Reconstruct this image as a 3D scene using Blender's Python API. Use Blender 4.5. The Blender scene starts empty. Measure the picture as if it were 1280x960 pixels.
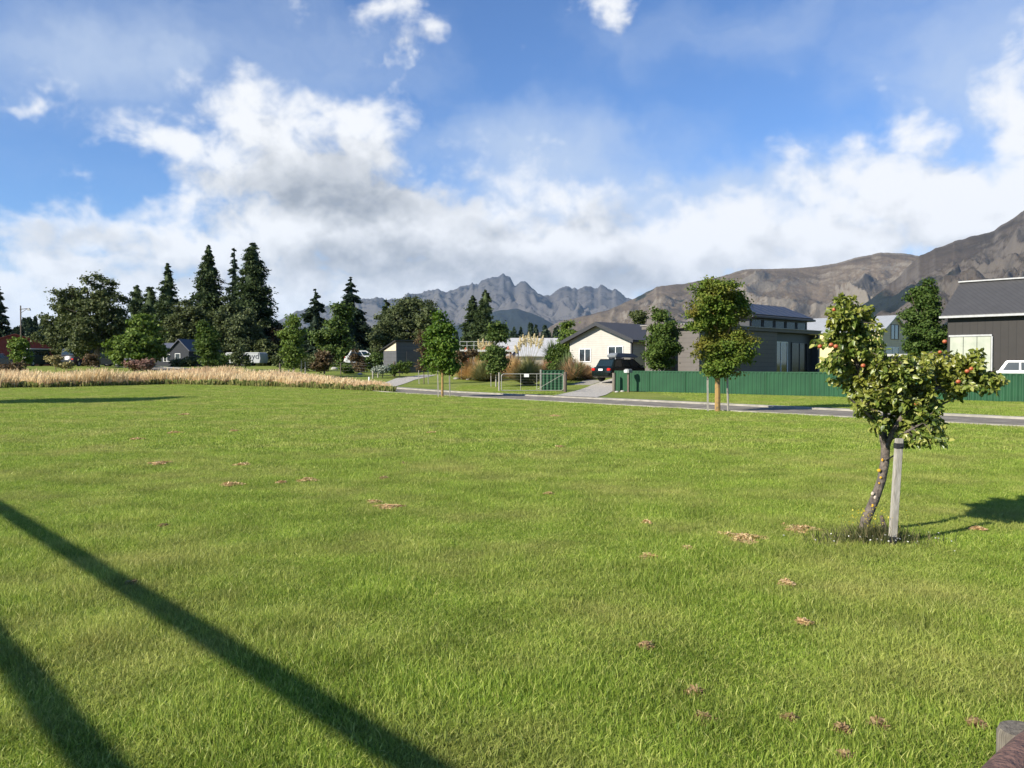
import bpy, bmesh, math, random
import numpy as np
from mathutils import Vector, Matrix
R = math.radians
SC = bpy.context.scene
COL = SC.collection
rnd = random.Random(7)

# ------------------------------------------------------------------ camera, world, sun, exposure
PITCH, CAMZ, F = R(1.4), 1.6, 1024.0
cam = bpy.data.cameras.new('camera'); camo = bpy.data.objects.new('camera', cam); COL.objects.link(camo)
camo.location = (0, 0, CAMZ); camo.rotation_euler = (R(90) - PITCH, 0, 0)
cam.sensor_width = 36; cam.lens = 28.8; cam.clip_start = 0.05; cam.clip_end = 60000
SC.camera = camo
SUN_EL, SUN_AZ = R(30), R(57)          # shadows run towards azimuth 57 deg right of +Y
SD = Vector((math.sin(SUN_AZ) * math.cos(SUN_EL), math.cos(SUN_AZ) * math.cos(SUN_EL), -math.sin(SUN_EL)))
sl = bpy.data.lights.new('sun', 'SUN'); sl.energy = 5.0; sl.angle = R(0.53); sl.color = (1.0, 0.94, 0.83)
so = bpy.data.objects.new('sun', sl); COL.objects.link(so); so.rotation_euler = SD.to_track_quat('-Z', 'Y').to_euler()
so.location = (-30, -20, 40)
SC.view_settings.view_transform = 'Standard'; SC.view_settings.look = 'None'
SC.view_settings.exposure = 0.88; SC.view_settings.gamma = 1; SC.view_settings.use_curve_mapping = False
SC.cycles.max_bounces = 6; SC.cycles.transparent_max_bounces = 8; SC.cycles.volume_bounces = 1
SC.cycles.use_denoising = True
W = bpy.data.worlds.new('World'); SC.world = W; W.use_nodes = True
SKY_STRENGTH = 0.080
CLOUD = dict(bright=6.7, dark=2.7)

def azel(px, py):
    u = (px - 640) / F; az = math.degrees(math.atan(u))
    v = (480 - py) / F
    y = math.cos(PITCH) + v * math.sin(PITCH); z = -math.sin(PITCH) + v * math.cos(PITCH)
    return az, math.degrees(math.atan2(z, math.hypot(u, y)))

def build_world():
    nt = W.node_tree; nt.nodes.clear(); N = nt.nodes; L = nt.links
    out = N.new('ShaderNodeOutputWorld'); bg = N.new('ShaderNodeBackground'); bg.inputs[1].default_value = SKY_STRENGTH
    L.new(bg.outputs[0], out.inputs[0])
    sky = N.new('ShaderNodeTexSky'); sky.sky_type = 'NISHITA'; sky.sun_disc = False
    sky.sun_elevation = SUN_EL; sky.sun_rotation = math.atan2(-SD.x, -SD.y); sky.altitude = 400
    sky.air_density = 1.0; sky.dust_density = 0.1; sky.ozone_density = 3.0
    # --- cloud density group: input P=(az,el,0) degrees
    g = bpy.data.node_groups.new('cloud_density', 'ShaderNodeTree')
    g.interface.new_socket('P', in_out='INPUT', socket_type='NodeSocketVector')
    g.interface.new_socket('D', in_out='OUTPUT', socket_type='NodeSocketFloat')
    g.interface.new_socket('T', in_out='OUTPUT', socket_type='NodeSocketFloat')
    n = g.nodes; l = g.links; gi = n.new('NodeGroupInput'); go = n.new('NodeGroupOutput')
    def noise(vec, sc, det, rough=0.55, dist=0.0):
        t = n.new('ShaderNodeTexNoise'); t.inputs['Scale'].default_value = sc; t.inputs['Detail'].default_value = det
        t.inputs['Roughness'].default_value = rough; t.inputs['Distortion'].default_value = dist
        l.new(vec, t.inputs['Vector']); return t
    def math_(op, a, b=None, c=None):
        m = n.new('ShaderNodeMath'); m.operation = op
        for i, v in enumerate((a, b, c)):
            if v is None: continue
            if isinstance(v, (int, float)): m.inputs[i].default_value = v
            else: l.new(v, m.inputs[i])
        return m.outputs[0]
    def vm(op, a, b):
        m = n.new('ShaderNodeVectorMath'); m.operation = op
        for i, v in enumerate((a, b)):
            if v is None: continue
            if isinstance(v, tuple): m.inputs[i].default_value = v
            else: l.new(v, m.inputs[i])
        return m
    P = gi.outputs['P']
    wn = noise(P, 0.16, 4, 0.6)
    w0 = vm('SUBTRACT', wn.outputs['Color'], (0.5, 0.5, 0.5)).outputs[0]
    w1 = vm('MULTIPLY', w0, (11, 7, 0)).outputs[0]
    Q = vm('ADD', P, w1).outputs[0]
    Qs = vm('MULTIPLY', P, (1, 1.25, 1)).outputs[0]
    blobs = [  # px, py, rx, ry, weight : clouds with body
        (345, 165, 130, 75, 1.0), (400, 225, 170, 62, 1.0), (225, 170, 85, 38, .75), (450, 165, 110, 60, .85),
        (235, 245, 60, 26, .6), (110, 300, 200, 50, .95), (450, 255, 120, 42, 1.0), (70, 345, 190, 55, .85), (340, 310, 260, 70, .95),
        (560, 300, 260, 75, 1.0), (760, 330, 300, 75, 1.0), (700, 250, 160, 50, .55), (1000, 300, 330, 85, 1.0),
        (1180, 240, 180, 75, 1.0), (1115, 160, 60, 36, .7), (1270, 120, 70, 70, .8), (1350, 200, 160, 150, 1.0),
        (15, 108, 48, 18, .7), (510, 15, 48, 50, .62), (512, 70, 16, 45, .45), (765, 5, 70, 34, .75),
        (1500, 260, 260, 120, 1.0), (1210, 285, 170, 55, 1.0), (250, 385, 700, 70, .95), (620, 370, 300, 70, .9), (-250, 280, 260, 120, 1.0), (640, 200, 90, 40, .4)]
    thin = [(130, 60, 240, 85, .62), (215, 80, 60, 50, .5), (690, 200, 170, 85, .75), (940, 30, 260, 50, .35),
            (400, 70, 200, 90, .38), (1220, 90, 200, 130, .55), (60, 200, 200, 40, .10), (880, 265, 320, 60, .9), (1100, 230, 200, 60, .6)]
    def blobsum(lst, vec):
        s = None
        for (px, py, rx, ry, w) in lst:
            a, e = azel(px, py); k = math.degrees(1 / F)
            ca = math.cos(math.radians(a))
            d = vm('SUBTRACT', vec, (a, e, 0)).outputs[0]
            d = vm('MULTIPLY', d, (1 / (rx * k * ca * ca * 1.25), 1 / (ry * k * ca * 1.25), 0)).outputs[0]
            ln = vm('LENGTH', d, None).outputs['Value']
            mr = n.new('ShaderNodeMapRange'); mr.interpolation_type = 'SMOOTHSTEP'
            mr.inputs[1].default_value = 1.25; mr.inputs[2].default_value = 0.0; mr.inputs[3].default_value = 0; mr.inputs[4].default_value = w
            l.new(ln, mr.inputs[0])
            s = mr.outputs[0] if s is None else math_('MAXIMUM', math_('MULTIPLY_ADD', s, 0.35, mr.outputs[0]), s)
        return s
    shade = [(405, 232, 120, 46, 1.0), (470, 262, 70, 30, .9), (330, 225, 60, 30, .5), (610, 285, 75, 22, .7), (745, 272, 45, 32, .6), (95, 296, 130, 16, .6), (40, 300, 60, 18, .3),
             (640, 345, 190, 34, .75), (480, 330, 120, 26, .5), (330, 335, 120, 30, .35), (760, 350, 130, 40, .5), (560, 250, 60, 25, .5), (200, 350, 160, 26, .3), (950, 320, 160, 22, .18)]
    body = blobsum(blobs, Q); th = blobsum(thin, Q)
    g.interface.new_socket('S', in_out='OUTPUT', socket_type='NodeSocketFloat')
    l.new(math_('ADD', blobsum(shade, Q), math_('MULTIPLY', math_('SUBTRACT', noise(Q, 0.22, 6, 0.5).outputs['Fac'], 0.5), 0.55)), go.inputs['S'])
    f1 = noise(Qs, 0.30, 9, 0.56, 0.25).outputs['Fac']
    f2 = noise(Qs, 0.09, 3, 0.5).outputs['Fac']
    billow = math_('MULTIPLY', math_('SUBTRACT', f1, 0.5), 1.65)
    big = math_('MULTIPLY', math_('SUBTRACT', f2, 0.5), 0.7)
    D = math_('ADD', math_('ADD', body, billow), math_('SUBTRACT', big, 0.40))
    l.new(D, go.inputs['D'])
    T = math_('ADD', th, math_('MULTIPLY', math_('SUBTRACT', noise(vm('MULTIPLY', Q, (.55, 1.2, 1)).outputs[0], 0.22, 6, 0.55, 0.4).outputs['Fac'], 0.5), 0.5))
    l.new(T, go.inputs['T'])
    # --- world coordinates
    tc = N.new('ShaderNodeTexCoord'); sx = N.new('ShaderNodeSeparateXYZ'); L.new(tc.outputs['Generated'], sx.inputs[0])
    def M(op, a, b=None, c=None, clamp=False):
        m = N.new('ShaderNodeMath'); m.operation = op; m.use_clamp = clamp
        for i, v in enumerate((a, b, c)):
            if v is None: continue
            if isinstance(v, (int, float)): m.inputs[i].default_value = v
            else: L.new(v, m.inputs[i])
        return m.outputs[0]
    az = M('MULTIPLY', M('ARCTAN2', sx.outputs[0], sx.outputs[1]), 57.29578)
    el = M('MULTIPLY', M('ARCSINE', sx.outputs[2]), 57.29578)
    cb = N.new('ShaderNodeCombineXYZ'); L.new(az, cb.inputs[0]); L.new(el, cb.inputs[1])
    def grp(vec):
        q = N.new('ShaderNodeGroup'); q.node_tree = g; L.new(vec, q.inputs[0]); return q
    g0 = grp(cb.outputs[0])
    off = N.new('ShaderNodeVectorMath'); off.operation = 'ADD'; off.inputs[1].default_value = (-1.3, 1.9, 0); L.new(cb.outputs[0], off.inputs[0])
    g1 = grp(off.outputs[0])
    off2 = N.new('ShaderNodeVectorMath'); off2.operation = 'ADD'; off2.inputs[1].default_value = (-3.2, 5.0, 0); L.new(cb.outputs[0], off2.inputs[0])
    g2 = grp(off2.outputs[0])
    def MR(v, a, b, c, d, sm=True):
        m = N.new('ShaderNodeMapRange'); m.interpolation_type = 'SMOOTHSTEP' if sm else 'LINEAR'
        for i, x in enumerate((a, b, c, d)): m.inputs[i + 1].default_value = x
        L.new(v, m.inputs[0]); return m.outputs[0]
    alpha = MR(g0.outputs['D'], -0.14, 0.52, 0, 1)
    veil = MR(g0.outputs['T'], 0.0, 0.85, 0, 0.80)
    diff = M('SUBTRACT', g0.outputs['D'], g1.outputs['D'])
    lit = MR(diff, -0.30, 0.32, 0, 1, False)
    deep = MR(g2.outputs['D'], 0.05, 0.95, 1, 0)          # thick cloud sunwards = grey underside
    light = M('SUBTRACT', M('ADD', M('MULTIPLY', lit, 0.42), M('MULTIPLY_ADD', deep, 0.18, 0.50)), M('MULTIPLY', g0.outputs['S'], 0.78), clamp=True)
    mx = N.new('ShaderNodeMix'); mx.data_type = 'RGBA'; L.new(light, mx.inputs['Factor'])
    b, d = CLOUD['bright'], CLOUD['dark']
    mx.inputs['A'].default_value = (d * .92, d * 1.0, d * 1.13, 1); mx.inputs['B'].default_value = (b * .99, b, b * 1.02, 1)
    m1 = N.new('ShaderNodeMix'); m1.data_type = 'RGBA'; L.new(veil, m1.inputs['Factor'])
    tint = N.new('ShaderNodeMix'); tint.data_type = 'RGBA'; tint.blend_type = 'MULTIPLY'; tint.inputs['Factor'].default_value = 1
    tint.inputs['B'].default_value = (.62, .82, 1.10, 1); L.new(sky.outputs[0], tint.inputs['A'])
    L.new(tint.outputs['Result'], m1.inputs['A']); m1.inputs['B'].default_value = (4.0, 4.7, 5.9, 1)
    m2 = N.new('ShaderNodeMix'); m2.data_type = 'RGBA'; L.new(alpha, m2.inputs['Factor'])
    L.new(m1.outputs['Result'], m2.inputs['A']); L.new(mx.outputs['Result'], m2.inputs['B'])
    L.new(m2.outputs['Result'], bg.inputs[0])
    W.cycles.sampling_method = 'MANUAL'; W.cycles.sample_map_resolution = 512
build_world()

# ------------------------------------------------------------------ terrain maths and pixel helpers
def ss(a, b, v):
    t = np.clip((v - a) / (b - a), 0, 1); return t * t * (3 - 2 * t)
def sroad(x, y): return (y - 36.7 + 1.24 * x) * 0.628          # metres beyond the lawn's road edge
def gz(x, y):
    x = np.asarray(x, float); y = np.asarray(y, float)
    z = 1.35 * ss(46, 98, y) + 0.35 * ss(14.5, 20, sroad(x, y)) * ss(-12, 4, x) * (1 - ss(60, 110, y))
    z = z + 0.10 * ss(22, 40, y) * ss(-2, -14, x) * (1 - ss(52, 62, y))        # slight swell under the far left of the lawn
    return z
def gzf(x, y): return float(gz(x, y))
def ray(px, py):
    u = (px - 640) / F; v = (480 - py) / F
    return u, math.cos(PITCH) + v * math.sin(PITCH), -math.sin(PITCH) + v * math.cos(PITCH)
def at(px, py, Y):
    u, fy, fz = ray(px, py); t = Y / fy
    return Vector((u * t, Y, CAMZ + fz * t))
def G(px, py):
    u, fy, fz = ray(px, py); t = 1.0
    while t < 400:
        if CAMZ + fz * t < gzf(u * t, fy * t): break
        t += 0.05
    return Vector((u * t, fy * t, gzf(u * t, fy * t)))
def gnd(px, Y):
    x = (px - 640) / F * Y
    return Vector((x, Y, gzf(x, Y)))

# ------------------------------------------------------------------ noise
def _hash(ix, iy, s):
    h = (ix.astype(np.int64) * 374761393 + iy.astype(np.int64) * 668265263 + s * 974711) & 0x7fffffff
    h = ((h ^ (h >> 13)) * 1274126177) & 0x7fffffff
    return ((h ^ (h >> 16)) & 0xffff) / 65535.0
def vn(x, y, s=0):
    x = np.asarray(x, float); y = np.asarray(y, float)
    ix = np.floor(x); iy = np.floor(y); fx = x - ix; fy = y - iy
    fx = fx * fx * fx * (fx * (fx * 6 - 15) + 10); fy = fy * fy * fy * (fy * (fy * 6 - 15) + 10)
    a = _hash(ix, iy, s); b = _hash(ix + 1, iy, s); c = _hash(ix, iy + 1, s); d = _hash(ix + 1, iy + 1, s)
    return (a * (1 - fx) + b * fx) * (1 - fy) + (c * (1 - fx) + d * fx) * fy
def fbm(x, y, o=5, s=0, g=.5):
    r = 0; a = 1; t = 0
    for k in range(o): r = r + a * vn(x * 2 ** k + 17.3 * k, y * 2 ** k + 9.1 * k, s + k); t += a; a *= g
    return r / t
def ridged(x, y, o=5, s=0, g=.5):
    r = 0; a = 1; t = 0
    for k in range(o): r = r + a * (1 - np.abs(2 * vn(x * 2 ** k + 7.7 * k, y * 2 ** k + 3.3 * k, s + k) - 1)); t += a; a *= g
    return r / t

# ------------------------------------------------------------------ materials
def newmat(name):
    m = bpy.data.materials.new(name); m.use_nodes = True; nt = m.node_tree
    return m, nt, nt.nodes, nt.links, nt.nodes['Principled BSDF']
def c4(c): return (c[0], c[1], c[2], 1)
def mat(name, col, rough=.7, col2=None, scale=6, metal=0, bump=0, bscale=40, spec=None, stretch=None, lo=.35, hi=.65, detail=5):
    m, nt, n, l, p = newmat(name)
    p.inputs['Roughness'].default_value = rough; p.inputs['Metallic'].default_value = metal
    if spec is not None: p.inputs['Specular IOR Level'].default_value = spec
    if col2 is None: col2 = tuple(c * .8 for c in col)
    tc = n.new('ShaderNodeTexCoord'); v = tc.outputs['Object']
    if stretch:
        mp = n.new('ShaderNodeMapping'); mp.inputs['Scale'].default_value = stretch; l.new(v, mp.inputs[0]); v = mp.outputs[0]
    t = n.new('ShaderNodeTexNoise'); t.inputs['Scale'].default_value = scale; t.inputs['Detail'].default_value = detail; l.new(v, t.inputs['Vector'])
    r = n.new('ShaderNodeValToRGB'); r.color_ramp.elements[0].color = c4(col2); r.color_ramp.elements[1].color = c4(col)
    r.color_ramp.elements[0].position = lo; r.color_ramp.elements[1].position = hi
    l.new(t.outputs['Fac'], r.inputs[0]); l.new(r.outputs[0], p.inputs['Base Color'])
    if bump:
        b = n.new('ShaderNodeTexNoise'); b.inputs['Scale'].default_value = bscale; b.inputs['Detail'].default_value = 4; l.new(v, b.inputs['Vector'])
        bp = n.new('ShaderNodeBump'); bp.inputs['Strength'].default_value = bump; bp.inputs['Distance'].default_value = .02
        l.new(b.outputs['Fac'], bp.inputs['Height']); l.new(bp.outputs[0], p.inputs['Normal'])
    return m
def leafmat(name, cols, trans=.3, rough=.55, zone=.8, zcol=None, spec=.15):
    """leaves: hue by random island + a soft positional noise, with a translucent share"""
    m, nt, n, l, p = newmat(name)
    g = n.new('ShaderNodeNewGeometry'); r = n.new('ShaderNodeValToRGB')
    cr = r.color_ramp
    while len(cr.elements) < len(cols): cr.elements.new(.5)
    for i, c in enumerate(cols): cr.elements[i].position = i / max(1, len(cols) - 1); cr.elements[i].color = c4(c)
    l.new(g.outputs['Random Per Island'], r.inputs[0])
    src = r.outputs[0]
    if zcol:
        tc = n.new('ShaderNodeTexCoord'); t = n.new('ShaderNodeTexNoise'); t.inputs['Scale'].default_value = zone; t.inputs['Detail'].default_value = 2
        l.new(tc.outputs['Object'], t.inputs['Vector'])
        mr = n.new('ShaderNodeMapRange'); mr.inputs[1].default_value = .48; mr.inputs[2].default_value = .68; l.new(t.outputs['Fac'], mr.inputs[0])
        mx = n.new('ShaderNodeMix'); mx.data_type = 'RGBA'; l.new(mr.outputs[0], mx.inputs['Factor']); l.new(src, mx.inputs['A']); mx.inputs['B'].default_value = c4(zcol)
        src = mx.outputs['Result']
    l.new(src, p.inputs['Base Color']); p.inputs['Roughness'].default_value = rough; p.inputs['Specular IOR Level'].default_value = spec
    tr = n.new('ShaderNodeBsdfTranslucent'); hs = n.new('ShaderNodeHueSaturation'); hs.inputs['Value'].default_value = 1.3; hs.inputs['Saturation'].default_value = 1.1
    l.new(src, hs.inputs['Color']); l.new(hs.outputs[0], tr.inputs[0])
    ms = n.new('ShaderNodeMixShader'); ms.inputs[0].default_value = trans
    l.new(p.outputs[0], ms.inputs[1]); l.new(tr.outputs[0], ms.inputs[2]); l.new(ms.outputs[0], n['Material Output'].inputs[0])
    return m
def glassmat(name, col=(.02, .025, .03), rough=.05):
    m, nt, n, l, p = newmat(name); p.inputs['Base Color'].default_value = c4(col); p.inputs['Roughness'].default_value = rough
    p.inputs['Specular IOR Level'].default_value = .8
    return m

M = {}
def lawn_material():
    m, nt, n, l, p = newmat('lawn_ground'); p.inputs['Roughness'].default_value = .9; p.inputs['Specular IOR Level'].default_value = .15
    tc = n.new('ShaderNodeTexCoord'); v = tc.outputs['Object']
    def no(s, d, r=.55):
        t = n.new('ShaderNodeTexNoise'); t.inputs['Scale'].default_value = s; t.inputs['Detail'].default_value = d; t.inputs['Roughness'].default_value = r
        l.new(v, t.inputs['Vector']); return t.outputs['Fac']
    def ramp(f, a, b, c1, c2):
        r = n.new('ShaderNodeValToRGB'); r.color_ramp.elements[0].position = a; r.color_ramp.elements[1].position = b
        r.color_ramp.elements[0].color = c4(c1); r.color_ramp.elements[1].color = c4(c2); l.new(f, r.inputs[0]); return r.outputs[0]
    a = ramp(no(.35, 5), .35, .7, (.15, .205, .035), (.25, .28, .062))
    b = ramp(no(14, 6, .7), .3, .7, (.55, .55, .5), (1.25, 1.2, 1.15))
    mx = n.new('ShaderNodeMix'); mx.data_type = 'RGBA'; mx.blend_type = 'MULTIPLY'; mx.inputs['Factor'].default_value = 1
    l.new(a, mx.inputs['A']); l.new(b, mx.inputs['B'])
    d = ramp(no(.9, 7, .65), .60, .74, (0, 0, 0), (1, 1, 1))
    m2 = n.new('ShaderNodeMix'); m2.data_type = 'RGBA'; l.new(d, m2.inputs['Factor']); l.new(mx.outputs['Result'], m2.inputs['A']); m2.inputs['B'].default_value = (.24, .19, .075, 1)
    l.new(m2.outputs['Result'], p.inputs['Base Color'])
    bp = n.new('ShaderNodeBump'); bp.inputs['Strength'].default_value = .8; bp.inputs['Distance'].default_value = .05
    l.new(no(18, 5, .7), bp.inputs['Height']); l.new(bp.outputs[0], p.inputs['Normal'])
    return m
def grassblade_material(name='grass_blade', cols=None, dry=(.48, .42, .15), k=1.0):
    m, nt, n, l, p = newmat(name); p.inputs['Roughness'].default_value = .5; p.inputs['Specular IOR Level'].default_value = .3
    oi = n.new('ShaderNodeObjectInfo'); tc = n.new('ShaderNodeNewGeometry')
    isl = tc.outputs['Random Per Island']
    r = n.new('ShaderNodeValToRGB'); cr = r.color_ramp
    cols = cols or [(.122, .198, .022), (.232, .325, .040), (.345, .43, .066), (.53, .53, .16)]
    while len(cr.elements) < len(cols): cr.elements.new(.5)
    for i, c in enumerate(cols): cr.elements[i].position = (0, .35, .75, 1)[i]; cr.elements[i].color = c4(tuple(q * k for q in c))
    l.new(isl, r.inputs[0])
    t = n.new('ShaderNodeTexNoise'); t.inputs['Scale'].default_value = .55; t.inputs['Detail'].default_value = 6; t.inputs['Roughness'].default_value = .6
    l.new(tc.outputs['Position'], t.inputs['Vector'])
    mr = n.new('ShaderNodeMapRange'); mr.inputs[1].default_value = .45; mr.inputs[2].default_value = .72; mr.inputs[4].default_value = .6; l.new(t.outputs['Fac'], mr.inputs[0])
    mx = n.new('ShaderNodeMix'); mx.data_type = 'RGBA'; l.new(mr.outputs[0], mx.inputs['Factor']); l.new(r.outputs[0], mx.inputs['A']); mx.inputs['B'].default_value = c4(dry)
    t2 = n.new('ShaderNodeTexNoise'); t2.inputs['Scale'].default_value = 1.7; t2.inputs['Detail'].default_value = 3
    l.new(tc.outputs['Position'], t2.inputs['Vector'])
    mr2 = n.new('ShaderNodeMapRange'); mr2.inputs[1].default_value = .3; mr2.inputs[2].default_value = .7; mr2.inputs[3].default_value = .84; mr2.inputs[4].default_value = 1.25; l.new(t2.outputs['Fac'], mr2.inputs[0])
    m3 = n.new('ShaderNodeMix'); m3.data_type = 'RGBA'; m3.blend_type = 'MULTIPLY'; m3.inputs['Factor'].default_value = 1
    l.new(mx.outputs['Result'], m3.inputs['A']); l.new(mr2.outputs[0], m3.inputs['B'])
    l.new(m3.outputs['Result'], p.inputs['Base Color'])
    tr = n.new('ShaderNodeBsdfTranslucent'); l.new(m3.outputs['Result'], tr.inputs[0])
    ms = n.new('ShaderNodeMixShader'); ms.inputs[0].default_value = .45
    l.new(p.outputs[0], ms.inputs[1]); l.new(tr.outputs[0], ms.inputs[2]); l.new(ms.outputs[0], n['Material Output'].inputs[0])
    return m
M['ground'] = lawn_material(); M['blade'] = grassblade_material()
M['asphalt'] = mat('asphalt', (.24, .215, .18), .95, (.15, .135, .112), 1.6, spec=.08, bump=.5, bscale=60, detail=9)
M['concrete'] = mat('concrete', (.30, .275, .225), .9, (.19, .175, .14), 2.5, bump=.3, bscale=30, detail=8)
M['gravel'] = mat('gravel', (.46, .42, .36), .95, (.28, .26, .22), 9, bump=.9, bscale=25, detail=9)
M['timber'] = mat('grey_timber', (.19, .165, .125), .85, (.10, .085, .065), 9, bump=.5, bscale=30, stretch=(6, 6, .8))
M['timber_dark'] = mat('dark_timber', (.13, .10, .075), .85, (.07, .055, .04), 9, bump=.5, bscale=30, stretch=(6, 6, .8))
M['stake'] = mat('stake_timber', (.36, .33, .28), .85, (.22, .20, .165), 9, bump=.3, bscale=30, stretch=(6, 6, .8))
M['logwood'] = mat('red_log', (.17, .095, .072), .85, (.09, .05, .04), 7, bump=.9, bscale=14, stretch=(3, 3, 3))
M['bark'] = mat('bark', (.16, .12, .09), .9, (.07, .055, .04), 18, bump=.9, bscale=40, stretch=(2, 2, .6))
M['bark_pale'] = mat('pale_bark', (.42, .38, .32), .85, (.22, .19, .15), 6, bump=.4, bscale=30)
def lichen():
    m, nt, n, l, p = newmat('lichen_bark'); p.inputs['Roughness'].default_value = .9
    tc = n.new('ShaderNodeTexCoord'); t = n.new('ShaderNodeTexNoise'); t.inputs['Scale'].default_value = 9; t.inputs['Detail'].default_value = 5; l.new(tc.outputs['Object'], t.inputs['Vector'])
    r = n.new('ShaderNodeValToRGB'); e = r.color_ramp.elements; e[0].position = .36; e[0].color = (.16, .11, .06, 1); e[1].position = .5; e[1].color = (.30, .185, .06, 1)
    l.new(t.outputs['Fac'], r.inputs[0]); l.new(r.outputs[0], p.inputs['Base Color']); return m
M['lichen'] = lichen()
M['steel'] = mat('galvanised_steel', (.40, .385, .33), .5, (.30, .285, .24), 4, metal=.4)
M['rail_white'] = mat('weathered_white', (.50, .49, .46), .7)
M['white'] = mat('white_paint', (.74, .73, .70), .55, (.66, .65, .62), 3)
M['black'] = mat('black_rubber', (.02, .02, .02), .7)
M['glass_dark'] = glassmat('dark_glass', (.012, .012, .013), .12); M['glass_dark'].node_tree.nodes['Principled BSDF'].inputs['Specular IOR Level'].default_value = .2; M['glass'] = glassmat('window_glass'); M['glass_car'] = glassmat('car_glass', (.010, .018, .017), .12)

# ------------------------------------------------------------------ object helpers
def tag(o, label=None, cat=None, group=None, kind=None):
    if label: o['label'] = label
    if cat: o['category'] = cat
    if group: o['group'] = group
    if kind: o['kind'] = kind
    return o
def empty(name, loc, rz=0, label=None, cat=None, group=None):
    o = bpy.data.objects.new(name, None); COL.objects.link(o); o.location = loc; o.rotation_euler = (0, 0, rz); o.empty_display_size = .2
    return tag(o, label, cat, group)
def npmesh(name, V, Fs, m, parent=None, smooth=False, loc=None):
    me = bpy.data.meshes.new(name); V = np.asarray(V, np.float32); Fs = np.asarray(Fs, np.int32)
    k = Fs.shape[1]
    me.vertices.add(len(V)); me.vertices.foreach_set('co', V.ravel())
    me.loops.add(Fs.size); me.loops.foreach_set('vertex_index', Fs.ravel())
    me.polygons.add(len(Fs)); me.polygons.foreach_set('loop_start', np.arange(len(Fs), dtype=np.int32) * k)
    me.polygons.foreach_set('loop_total', np.full(len(Fs), k, np.int32))
    if smooth: me.polygons.foreach_set('use_smooth', np.ones(len(Fs), bool))
    me.update(calc_edges=True); me.validate()
    if m: me.materials.append(m)
    o = bpy.data.objects.new(name, me); COL.objects.link(o)
    if parent: o.parent = parent
    if loc is not None: o.location = loc
    return o
class MB:
    def __init__(s): s.v = []; s.f = []
    def add(s, vs, fs):
        k = len(s.v); s.v += [tuple(q) for q in vs]; s.f += [tuple(i + k for i in f) for f in fs]; return s
    def box(s, c, d, rz=0, ry=0):
        hx, hy, hz = d[0] / 2, d[1] / 2, d[2] / 2
        mt = Matrix.Rotation(rz, 3, 'Z') @ Matrix.Rotation(ry, 3, 'Y')
        vs = [mt @ Vector((x, y, z)) + Vector(c) for x in (-hx, hx) for y in (-hy, hy) for z in (-hz, hz)]
        return s.add(vs, [(0, 1, 3, 2), (4, 6, 7, 5), (0, 4, 5, 1), (2, 3, 7, 6), (0, 2, 6, 4), (1, 5, 7, 3)])
    def hexa(s, b, t):   # bottom 4, top 4 (ccw)
        return s.add(list(b) + list(t), [(3, 2, 1, 0), (4, 5, 6, 7), (0, 1, 5, 4), (1, 2, 6, 5), (2, 3, 7, 6), (3, 0, 4, 7)])
    def tube(s, pts, rad, n=8, cap=True):
        pts = [Vector(p) for p in pts]; k = len(s.v); u = None
        for i, p in enumerate(pts):
            d = (pts[min(i + 1, len(pts) - 1)] - pts[max(i - 1, 0)]).normalized()
            if u is None:
                u = d.cross(Vector((0, 0, 1))) if abs(d.z) < .95 else d.cross(Vector((1, 0, 0)))
            u = (u - d * u.dot(d)).normalized(); w = d.cross(u)
            r = rad[i] if isinstance(rad, (list, tuple)) else rad
            for j in range(n):
                a = 2 * math.pi * j / n; s.v.append(tuple(p + (u * math.cos(a) + w * math.sin(a)) * r))
        for i in range(len(pts) - 1):
            for j in range(n):
                a = k + i * n + j; b = k + i * n + (j + 1) % n; s.f.append((a, b, b + n, a + n))
        if cap:
            s.f.append(tuple(k + j for j in reversed(range(n)))); e = k + (len(pts) - 1) * n; s.f.append(tuple(e + j for j in range(n)))
        return s
    def prism(s, poly, a, b, axis='y'):      # poly of (u,w) ccw, extruded a..b on axis
        n = len(poly)
        def P(u, w, t): return {'y': (u, t, w), 'x': (t, u, w), 'z': (u, w, t)}[axis]
        vs = [P(u, w, a) for u, w in poly] + [P(u, w, b) for u, w in poly]
        fs = [tuple(range(n)), tuple(reversed(range(n, 2 * n)))] + [(i, n + i, n + (i + 1) % n, (i + 1) % n) for i in range(n)]
        return s.add(vs, fs)
    def build(s, name, m, parent=None, bevel=0, smooth=False, loc=None):
        me = bpy.data.meshes.new(name); me.from_pydata(s.v, [], s.f); me.update()
        bm = bmesh.new(); bm.from_mesh(me); bmesh.ops.recalc_face_normals(bm, faces=bm.faces)
        if bevel:
            bmesh.ops.bevel(bm, geom=[e for e in bm.edges if e.calc_face_angle(0) > .5], offset=bevel, segments=2, affect='EDGES', clamp_overlap=True)
        bm.to_mesh(me); bm.free()
        if smooth:
            for p in me.polygons: p.use_smooth = True
            try: me.set_sharp_from_angle(angle=R(40))
            except Exception: pass
        me.materials.append(m); o = bpy.data.objects.new(name, me); COL.objects.link(o)
        if parent: o.parent = parent
        if loc is not None: o.location = loc
        return o
def ball(name, m, parent, loc, r, sc=(1, 1, 1), sub=2, jit=0, seed=0):
    bm = bmesh.new(); bmesh.ops.create_icosphere(bm, subdivisions=sub, radius=r)
    q = random.Random(seed)
    for v in bm.verts:
        if jit: v.co *= 1 + (q.random() - .5) * jit
        v.co = Vector((v.co.x * sc[0], v.co.y * sc[1], v.co.z * sc[2]))
    me = bpy.data.meshes.new(name); bm.to_mesh(me); bm.free()
    for p in me.polygons: p.use_smooth = True
    me.materials.append(m); o = bpy.data.objects.new(name, me); COL.objects.link(o); o.location = loc
    if parent: o.parent = parent
    return o
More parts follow.
